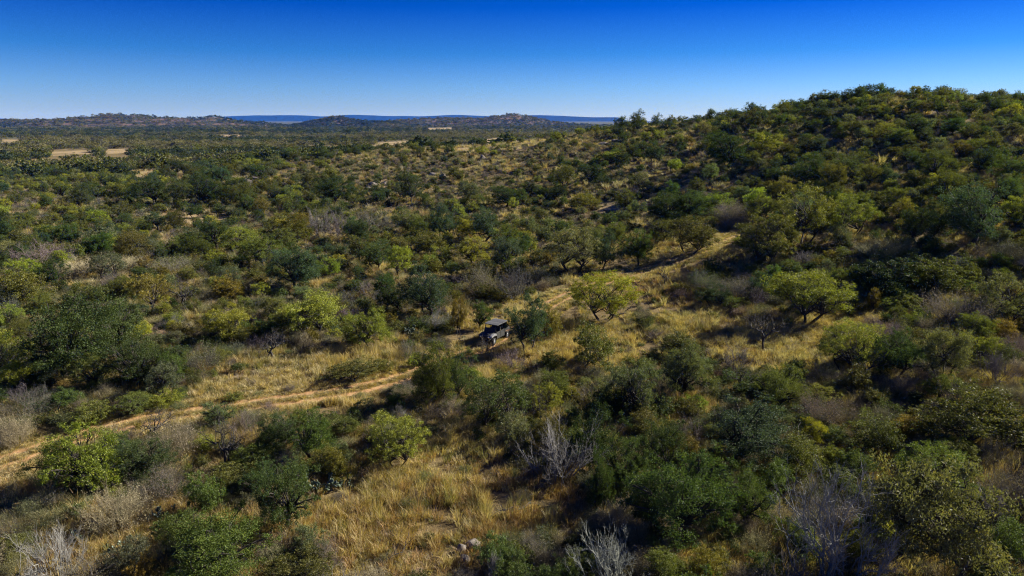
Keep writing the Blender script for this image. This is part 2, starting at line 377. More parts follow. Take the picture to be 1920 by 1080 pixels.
# far low-detail scrub
def far_shape(kind, n, Hh, Rr, lsize, mat):
    for k in range(n):
        c, w = lobe_plant(g, Hh, Rr, .0, 10, .42, 900, lsize, .75, shell=.55, stems=1, fork=.2, r0=.16, twigs=0, up=.4)
        s = Shape(); V, F, v = c; v = .3 + .4 * v; s.W, s.H = dims(V)
        s.joint = raw_mesh('far_' + kind, V, [F], [M[mat]], attrs={'var': ('FLOAT', v)}); SH.setdefault('far_' + kind, []).append(s)
far_shape('tree', 6, 4.5, 2.8, .38, 'leaf')
# ------------------------------------------------------------------ ground sheet
def inpoly(px, py, poly):
    c = np.zeros(np.shape(px), bool); n = len(poly)
    for i in range(n):
        (x1, y1), (x2, y2) = poly[i], poly[i - 1]
        c ^= ((y1 > py) != (y2 > py)) & (px < (x2 - x1) * (py - y1) / (y2 - y1 + 1e-9) + x1)
    return c
def hit(px, py, poly):                                 # the same for one point, quicker
    c = False; x2, y2 = poly[-1]
    for x1, y1 in poly:
        if (y1 > py) != (y2 > py) and px < (x2 - x1) * (py - y1) / (y2 - y1 + 1e-9) + x1: c = not c
        x2, y2 = x1, y1
    return c
TRACK_PX = [(-190, 960), (-80, 905), (0, 872), (90, 840), (200, 808), (340, 781), (450, 766), (560, 750), (660, 733), (750, 712), (830, 684), (905, 655), (960, 624), (1005, 592), (1055, 560), (1125, 533), (1200, 510), (1280, 485), (1345, 462), (1400, 441), (1450, 428)]
tp = np.array([ground(*p)[:2] for p in TRACK_PX])
def smooth_path(p, step):
    t = np.arange(len(p)); out = []
    for i in range(len(p) - 1):
        a, b, c, d = p[max(i - 1, 0)], p[i], p[i + 1], p[min(i + 2, len(p) - 1)]
        for s in np.linspace(0, 1, 14, endpoint=False):
            out.append(.5 * (2 * b + (c - a) * s + (2 * a - 5 * b + 4 * c - d) * s * s + (3 * b - a - 3 * c + d) * s ** 3))
    out = np.array(out); L_ = np.r_[0, np.cumsum(np.linalg.norm(np.diff(out, axis=0), axis=1))]
    u = np.arange(0, L_[-1], step); return np.stack([np.interp(u, L_, out[:, 0]), np.interp(u, L_, out[:, 1])], 1)
track = smooth_path(tp, .5)
def track_off(x, y):
    """signed distance from the middle of the track"""
    x, y = np.atleast_1d(x), np.atleast_1d(y); o = np.full(len(x), 99.0)
    idx = np.where((y < 140) & (y > 15) & (np.abs(x) < 90))[0]
    for k in range(0, len(idx), 4000):
        i = idx[k:k + 4000]; d = np.stack([x[i], y[i]], 1)[:, None] - track[None, ::2]; dd = (d ** 2).sum(-1); m = dd.argmin(1)
        o[i] = np.sqrt(dd[np.arange(len(i)), m])
    return o
OPEN = [[(600, 1090), (580, 1000), (600, 935), (640, 885), (660, 830), (700, 880), (800, 835), (870, 795), (930, 805), (970, 880), (960, 905), (1095, 910), (1120, 965), (1050, 1005), (940, 1015), (930, 1090)],
        [(340, 772), (360, 730), (450, 680), (520, 650), (600, 662), (720, 640), (760, 650), (772, 690), (760, 720), (700, 750), (640, 790), (480, 770)],
        [(-40, 840), (130, 802), (340, 770), (480, 765), (440, 800), (340, 800), (230, 825), (110, 868), (90, 930), (-40, 985)],
        [(835, 665), (850, 605), (872, 562), (950, 572), (1040, 540), (1060, 515), (1180, 480), (1330, 430), (1400, 434), (1362, 492), (1295, 532), (1205, 560), (1190, 600), (1240, 650), (1175, 700), (1050, 690), (1000, 680), (900, 690)],
        [(1190, 560), (1300, 562), (1400, 605), (1560, 592), (1640, 602), (1560, 640), (1540, 710), (1440, 705), (1340, 690), (1240, 640)]]
PALE = [[(92, 281), (180, 280), (178, 290), (96, 292)], [(192, 280), (250, 278), (250, 286), (198, 289)], [(250, 322), (330, 316), (390, 322), (360, 336), (260, 338)], [(280, 402), (330, 396), (425, 408), (430, 420), (300, 424)],
        [(700, 268), (770, 264), (770, 276), (710, 282)], [(850, 278), (892, 273), (896, 283), (862, 287)], [(905, 262), (960, 256), (975, 268), (925, 274)], [(960, 268), (1020, 264), (1030, 276), (970, 284)],
        [(1120, 378), (1165, 376), (1162, 396), (1125, 402)], [(1060, 372), (1080, 370), (1085, 384), (1060, 388)], [(1180, 300), (1230, 306), (1215, 316), (1170, 312)], [(1285, 345), (1330, 348), (1325, 357), (1285, 356)],
        [(1680, 160), (1730, 160), (1735, 178), (1670, 180)], [(520, 352), (548, 350), (548, 366), (525, 368)], [(715, 338), (745, 336), (740, 352), (700, 354)], [(590, 452), (660, 448), (655, 458), (570, 462)],
        [(0, 262), (40, 260), (36, 266), (0, 268)], [(255, 470), (275, 462), (272, 478), (258, 482)], [(400, 253), (465, 252), (460, 255), (404, 257)], [(800, 240), (850, 239), (850, 242), (804, 243)]]
def axis(end, s0, g0):
    v = [0.0]
    while v[-1] < end: v.append(v[-1] + s0 + g0 * v[-1])
    return np.array(v)
ax = axis(14500, 1.0, .0185); X = np.r_[-ax[:0:-1], ax]; ay = axis(14500, .9, .0185); Y = np.r_[-axis(2000, 6, .15)[:0:-1] + 22, ay + 22]
XX, YY = np.meshgrid(X, Y); nx, ny = len(X), len(Y)
ZZ = H(XX, YY); far = np.hypot(XX, YY)
i, j = np.meshgrid(np.arange(nx - 1), np.arange(ny - 1)); b0 = (j * nx + i).ravel(); GF = np.stack([b0, b0 + 1, b0 + nx + 1, b0 + nx], 1)
fpx, fpy, fz = project(XX.ravel(), YY.ravel(), ZZ.ravel()); okp = fz > 1
def soft_mask(polys):
    m = np.zeros(XX.size)
    for p in polys: m = np.maximum(m, inpoly(fpx + 8 * (fbm(XX.ravel(), YY.ravel(), 5, 31, 2) - .5), fpy, p) & okp)
    return m
bare_a = soft_mask(PALE) * np.clip((fbm(XX.ravel(), YY.ravel(), 9, 77, 3) - .34) * 6, 0, 1); open_a = soft_mask(OPEN)
def ground_mat():
    m, n, l = new_mat('dry_grassland')
    geo = N(n, 'ShaderNodeNewGeometry')
    def noise(s, d=6, r=.6):
        x = N(n, 'ShaderNodeTexNoise'); x.inputs['Scale'].default_value = s; x.inputs['Detail'].default_value = d; x.inputs['Roughness'].default_value = r; l(geo.outputs['Position'], x.inputs['Vector']); return x
    n1, n2, n3 = noise(.09), noise(1.3, 8, .7), noise(9, 4, .7)
    r1 = ramp(n, [(.28, (.075, .058, .03)), (.42, (.155, .11, .05)), (.55, (.21, .155, .07)), (.72, (.14, .12, .06))])
    mm = N(n, 'ShaderNodeMix', data_type='FLOAT'); mm.inputs[0].default_value = .55; l(n1.outputs[0], mm.inputs[2]); l(n2.outputs[0], mm.inputs[3]); l(mm.outputs[0], r1.inputs[0])
    r2 = ramp(n, [(.3, (.24, .165, .085)), (.5, (.33, .245, .125)), (.7, (.42, .33, .18))]); l(n2.outputs[0], r2.inputs[0])
    at = N(n, 'ShaderNodeAttribute', attribute_name='bare'); mr = N(n, 'ShaderNodeMapRange'); mr.inputs[1].default_value = .25; mr.inputs[2].default_value = .7
    ad = N(n, 'ShaderNodeMath', operation='MULTIPLY_ADD'); l(n3.outputs[0], ad.inputs[0]); ad.inputs[1].default_value = .25; l(at.outputs['Fac'], ad.inputs[2]); l(ad.outputs[0], mr.inputs[0])
    wd = N(n, 'ShaderNodeAttribute', attribute_name='wood'); rw = ramp(n, [(.35, (.055, .065, .026)), (.65, (.11, .105, .045))]); l(n1.outputs[0], rw.inputs[0])
    cw = N(n, 'ShaderNodeMix', data_type='RGBA'); l(wd.outputs['Fac'], cw.inputs[0]); l(r1.outputs[0], cw.inputs[6]); l(rw.outputs[0], cw.inputs[7])
    c = N(n, 'ShaderNodeMix', data_type='RGBA'); l(mr.outputs[0], c.inputs[0]); l(cw.outputs[2], c.inputs[6]); l(r2.outputs[0], c.inputs[7])
    b = N(n, 'ShaderNodeBsdfPrincipled'); b.inputs['Roughness'].default_value = .95; b.inputs['Specular IOR Level'].default_value = .1; l(c.outputs[2], b.inputs['Base Color'])
    bp = N(n, 'ShaderNodeBump'); bp.inputs['Strength'].default_value = .9; bp.inputs['Distance'].default_value = .25; l(n2.outputs[0], bp.inputs['Height']); l(bp.outputs[0], b.inputs['Normal'])
    o = N(n, 'ShaderNodeOutputMaterial'); l(b.outputs[0], o.inputs[0]); return m
M['ground'] = ground_mat()
me = raw_mesh('ground', np.stack([XX.ravel(), YY.ravel(), ZZ.ravel()], 1), [GF], [M['ground']], smooth=True, attrs={'bare': ('FLOAT', bare_a), 'wood': ('FLOAT', np.clip((np.hypot(XX, YY).ravel() - 350) / 900, 0, 1))})
tag(obj('ground', me), 'dry golden grassland and scrub ground rolling to the horizon', kind='structure')

# ------------------------------------------------------------------ the track: two worn ruts with a grassy middle
def track_mat():
    m, n, l = new_mat('track_dirt')
    geo = N(n, 'ShaderNodeNewGeometry'); no = N(n, 'ShaderNodeTexNoise'); no.inputs['Scale'].default_value = 1.8; no.inputs['Detail'].default_value = 8; no.inputs['Roughness'].default_value = .7; l(geo.outputs['Position'], no.inputs['Vector'])
    dirt = ramp(n, [(.3, (.26, .14, .065)), (.5, (.40, .235, .11)), (.72, (.50, .33, .17))]); l(no.outputs[0], dirt.inputs[0])
    gr = ramp(n, [(.3, (.10, .075, .03)), (.7, (.22, .165, .065))]); l(no.outputs[0], gr.inputs[0])
    at = N(n, 'ShaderNodeAttribute', attribute_name='rut'); ad = N(n, 'ShaderNodeMath', operation='MULTIPLY_ADD'); l(no.outputs[0], ad.inputs[0]); ad.inputs[1].default_value = .9; l(at.outputs['Fac'], ad.inputs[2])
    mr = N(n, 'ShaderNodeMapRange'); mr.inputs[1].default_value = .62; mr.inputs[2].default_value = .95; l(ad.outputs[0], mr.inputs[0])
    c = N(n, 'ShaderNodeMix', data_type='RGBA'); l(mr.outputs[0], c.inputs[0]); l(gr.outputs[0], c.inputs[6]); l(dirt.outputs[0], c.inputs[7])
    b = N(n, 'ShaderNodeBsdfPrincipled'); b.inputs['Roughness'].default_value = .95; b.inputs['Specular IOR Level'].default_value = .1; l(c.outputs[2], b.inputs['Base Color'])
    bp = N(n, 'ShaderNodeBump'); bp.inputs['Strength'].default_value = .8; bp.inputs['Distance'].default_value = .08; l(no.outputs[0], bp.inputs['Height']); l(bp.outputs[0], b.inputs['Normal'])
    o = N(n, 'ShaderNodeOutputMaterial'); l(b.outputs[0], o.inputs[0]); return m
M['track'] = track_mat()
tn = unit(np.gradient(track, axis=0)); sn = np.stack([tn[:, 1], -tn[:, 0]], 1)
us = np.linspace(-1.75, 1.75, 21)
wig = (fbm(np.arange(len(track)) * .5, np.zeros(len(track)), 6, 3, 3) - .5) * .5
TV, rut = [], []
for u in us:
    p = track + sn * (u + wig)[:, None] if abs(u) < 1.6 else track + sn * u
    rr = math.exp(-((abs(u) - .78) / .36) ** 2)
    # sit clear of the ground sheet's own facets
    z = H(p[:, 0], p[:, 1]) + .13 - .06 * rr - (.16 if abs(u) > 1.6 else 0)
    TV.append(np.stack([p[:, 0], p[:, 1], z], 1)); rut.append(np.full(len(track), rr))
TV = np.stack(TV, 1).reshape(-1, 3); rut = np.stack(rut, 1).ravel()
fade = np.clip(np.minimum(np.arange(len(track)), len(track) - 1 - np.arange(len(track))) / 12, 0, 1)
tpx = project(track[:, 0], track[:, 1], H(track[:, 0], track[:, 1]))[0]
worn = np.interp(tpx, [-100, 250, 360, 760, 860, 1000, 1300], [.7, .8, 1.0, 1.0, .8, .55, .5]); rut = rut * np.repeat(worn * fade, len(us))
n_u = len(us); i, j = np.meshgrid(np.arange(n_u - 1), np.arange(len(track) - 1)); b0 = (j * n_u + i).ravel()
me = raw_mesh('dirt_track', TV, [np.stack([b0, b0 + n_u, b0 + n_u + 1, b0 + 1], 1)], [M['track']], smooth=True, attrs={'rut': ('FLOAT', rut)})
tag(obj('dirt_track', me), 'two worn orange dirt ruts winding through golden grass', kind='structure')

# ------------------------------------------------------------------ far hills
def hill_mat(name, rock, green, sc):
    m, n, l = new_mat(name)
    geo = N(n, 'ShaderNodeNewGeometry')
    a = N(n, 'ShaderNodeTexNoise'); a.inputs['Scale'].default_value = sc; a.inputs['Detail'].default_value = 8; a.inputs['Roughness'].default_value = .75; l(geo.outputs['Position'], a.inputs['Vector'])
    r = ramp(n, [(.40, green), (.50, tuple(x * 1.3 for x in green)), (.58, rock), (.75, tuple(min(1, x * 1.5) for x in rock))]); l(a.outputs[0], r.inputs[0])
    b = N(n, 'ShaderNodeBsdfPrincipled'); b.inputs['Roughness'].default_value = 1; b.inputs['Specular IOR Level'].default_value = .05; l(r.outputs[0], b.inputs['Base Color'])
    bp = N(n, 'ShaderNodeBump'); bp.inputs['Strength'].default_value = 1; bp.inputs['Distance'].default_value = 12; l(a.outputs[0], bp.inputs['Height']); l(bp.outputs[0], b.inputs['Normal'])
    o = N(n, 'ShaderNodeOutputMaterial'); l(b.outputs[0], o.inputs[0]); return m
M['rocky'] = hill_mat('rocky_hillside', (.17, .115, .085), (.035, .042, .02), .03); M['mesa'] = hill_mat('wooded_mesa', (.012, .016, .014), (.008, .012, .010), .004)
HILLS = []
def hill(name, label, prof, D, depth, mat, rough, seed, nxs=150, nys=30):
    prof = np.array(prof, float); wx, wz = [], []
    for px, py in prof: x, y, z = pt(px, py, D); wx.append(x); wz.append(max(z, 0))
    xs = np.linspace(wx[0], wx[-1], nxs); zs = np.interp(xs, wx, wz); ker = np.hanning(7); ker /= ker.sum()
    zs = np.convolve(np.pad(zs, 3, 'edge'), ker, 'valid'); endf = np.clip(np.minimum(np.arange(nxs), np.arange(nxs)[::-1]) / 4, 0, 1)
    t = np.linspace(-1, 1.2, nys); sh = np.exp(-(np.abs(t) * 1.75) ** 2.2)
    A_, T_ = np.meshgrid(xs, t); Yg = D + T_ * depth + (fbm(A_, A_ * 0 + 3, depth * 1.4, seed, 3) - .5) * depth * .7
    Zg = zs[None] * sh[:, None] * endf[None]
    Zg = Zg * (1 + rough * (fbm(A_, Yg, depth * .35, seed + 7, 5) - .5) * 2 * (1 - .6 * sh[:, None])) - 1.5
    Zg[0] = Zg[-1] = -3
    i, j = np.meshgrid(np.arange(nxs - 1), np.arange(nys - 1)); b0 = (j * nxs + i).ravel()
    me = raw_mesh(name, np.stack([A_.ravel(), Yg.ravel(), Zg.ravel()], 1), [np.stack([b0, b0 + 1, b0 + nxs + 1, b0 + nxs], 1)], [M[mat]], smooth=True)
    tag(obj(name, me), label, kind='structure'); HILLS.append((A_, Yg, Zg, mat, D))
hill('hill', 'rocky reddish hill with trees on its rounded top at far left', [(-140, 238), (-60, 226), (0, 224), (60, 226), (130, 224), (190, 220), (225, 216), (290, 216), (330, 221), (370, 223), (402, 219), (440, 226), (490, 231), (540, 238)], 2100, 300, 'rocky', .55, 2, 240)
hill('hill', 'low rocky knoll with a small peak left of centre on the horizon', [(540, 238), (575, 230), (600, 223), (628, 218), (650, 224), (690, 228), (730, 227), (760, 234), (800, 239)], 2300, 220, 'rocky', .6, 5, 120)
hill('hill', 'rocky ridge rising to a wooded point right of centre on the horizon', [(690, 238), (740, 226), (800, 223), (850, 221), (900, 222), (945, 217), (970, 214), (995, 219), (1030, 227), (1080, 233), (1150, 238)], 2600, 300, 'rocky', .55, 9, 200)
hill('mesa', 'long flat blue mesa on the horizon', [(330, 228), (430, 218), (480, 216), (560, 216), (600, 218), (660, 215), (720, 217), (790, 218), (860, 215), (920, 218), (990, 221), (1060, 228)], 13000, 1100, 'mesa', .15, 13, 160)
hill('mesa', 'darker blue mesa ending in a stepped bluff beside the near slope', [(880, 228), (940, 219), (990, 216), (1030, 216), (1070, 218), (1110, 220), (1158, 219.5), (1166, 226), (1240, 232)], 12000, 1000, 'mesa', .15, 17, 120)
hill('mesa', 'faint blue mesa at the far left edge of the horizon', [(-200, 226), (-80, 221), (0, 221.5), (40, 225), (110, 230)], 11000, 900, 'mesa', .15, 19, 60)
# pond
c = ground(560, 252); me = raw_mesh('pond', [(c[0] + a * 38 * r_, c[1] + b * 20 * r_, c[2] + .25) for a, b, r_ in [(math.cos(t) * 1.0, math.sin(t), 1 + .25 * math.sin(3 * t + 1)) for t in np.arange(24) * math.pi / 12]], [np.arange(24)[None]], [plain_mat('pond_water', (.10, .13, .15), .06, 0, .1, .05)])
tag(obj('pond', me), 'small pale pond out on the far plain', kind='structure')

# ------------------------------------------------------------------ haze
bm = bmesh.new(); bmesh.ops.create_cube(bm, size=1); me = bpy.data.meshes.new('haze'); bm.to_mesh(me); bm.free()
hz = tag(obj('haze', me), 'thin blue haze over the distant land', kind='stuff'); hz.scale = (31000, 19000, 170); hz.location = (0, 6400, 170 / 2 - 5.5)
m = bpy.data.materials.new('haze_air'); m.use_nodes = True; n = m.node_tree.nodes; n.clear()
vp = n.new('ShaderNodeVolumePrincipled'); vp.inputs['Color'].default_value = (.02, .165, .78, 1); vp.inputs['Density'].default_value = 5.5e-5; vp.inputs['Anisotropy'].default_value = .0
vp.inputs['Absorption Color'].default_value = (1, 1, 1, 1)
o = n.new('ShaderNodeOutputMaterial'); m.node_tree.links.new(vp.outputs[0], o.inputs['Volume']); me.materials.append(m)
# ------------------------------------------------------------------ plants, one by one
TINT = {  # leaf colour, word for it
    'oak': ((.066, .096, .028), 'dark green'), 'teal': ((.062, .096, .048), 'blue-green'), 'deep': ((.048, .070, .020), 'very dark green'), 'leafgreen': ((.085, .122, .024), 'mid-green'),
    'lime': ((.215, .240, .030), 'lime-green'), 'bright': ((.29, .30, .025), 'bright lime'), 'pale': ((.165, .18, .060), 'pale green'), 'sage': ((.125, .145, .06), 'sage-green'),
    'olive': ((.112, .118, .025), 'olive'), 'mossy': ((.132, .145, .024), 'moss-green'), 'gold': ((.18, .15, .02), 'golden-olive'), 'rust': ((.26, .135, .02), 'rusty orange'),
    'grey': ((.165, .145, .12), 'grey'), 'mauve': ((.16, .135, .12), 'mauve-grey'), 'silver': ((.26, .245, .225), 'silvery'), 'straw': ((.32, .27, .155), 'straw-coloured'), 'fawn': ((.25, .21, .125), 'fawn'), 'khaki': ((.215, .205, .095), 'khaki')}
KIND = {'live_oak': ('live oak', 'oak tree'), 'mesquite_tree': ('mesquite', 'tree'), 'evergreen_shrub': ('leafy shrub', 'shrub'), 'thorn_brush': ('twiggy thorn bush', 'bush'),
        'dry_shrub': ('dry shrub', 'shrub'), 'bare_shrub': ('bare shrub', 'shrub'), 'dead_tree': ('dead tree', 'tree')}
prng = np.random.default_rng(77)
placed = []                                        # x, y, radius
count = {}
def plant(kind, x, y, W, Hh, tint, label, group=None, parts=True, variant=None, rot=None, jit=.12):
    v = SH[kind]; s = v[int(prng.integers(len(v))) if variant is None else variant % len(v)]
    z = float(H(x, y)); rz = float(prng.uniform(0, 6.283)) if rot is None else rot
    col = np.array(TINT[tint][0]) * prng.uniform(1 - jit, 1 + jit) * prng.uniform(1 - jit * .6, 1 + jit * .6, 3)
    an = prng.uniform(.84, 1.19); sc = (W / s.W * an, W / s.W / an, Hh / s.H)
    two = parts and s.wood is not None
    if two or (parts and s.wname is None and False):
        e = bpy.data.objects.new(kind, None); COL.objects.link(e); e.empty_display_size = .5
        for nm, me in ((s.wname, s.wood), (s.cname, s.crown)):
            o = obj(nm, me, e); o['tint'] = [float(q) for q in col]
            if kind in ('thorn_brush', 'dry_shrub') and nm == 'twig_mass': o['tint'] = [float(q) for q in np.array(TINT['grey' if kind == 'thorn_brush' else tint][0]) * prng.uniform(.8, 1.2)]
    else:
        e = obj(kind, s.joint if not parts else s.crown); e['tint'] = [float(q) for q in col]
    e.location = (x, y, z - .04); e.rotation_euler = (prng.normal(0, .06), prng.normal(0, .06), rz); e.scale = sc
    tag(e, label, KIND[kind][1], group)
    placed.append((x, y, W / 2)); count[kind] = count.get(kind, 0) + 1
    return e
def hero(kind, px, py, w, h, tint, label, variant=None):
    g_ = ground(px, py)
    while g_[1] > 265 and py < 330: py += 2; g_ = ground(px, py)
    f = project(*g_)[2]; dep = math.atan2(CAM_H - g_[2], math.hypot(g_[0], g_[1]))
    Wm = 1.08 * w * f / FPX; Hm = max((1.08 * h * f / FPX - .3 * Wm * math.sin(dep)) / math.cos(dep), .35 * Wm, .5)
    return plant(kind, g_[0], g_[1], Wm, Hm, tint, label, variant=variant)
O, Q, E, B, D_, S_, X_ = 'live_oak', 'mesquite_tree', 'evergreen_shrub', 'thorn_brush', 'dry_shrub', 'bare_shrub', 'dead_tree'
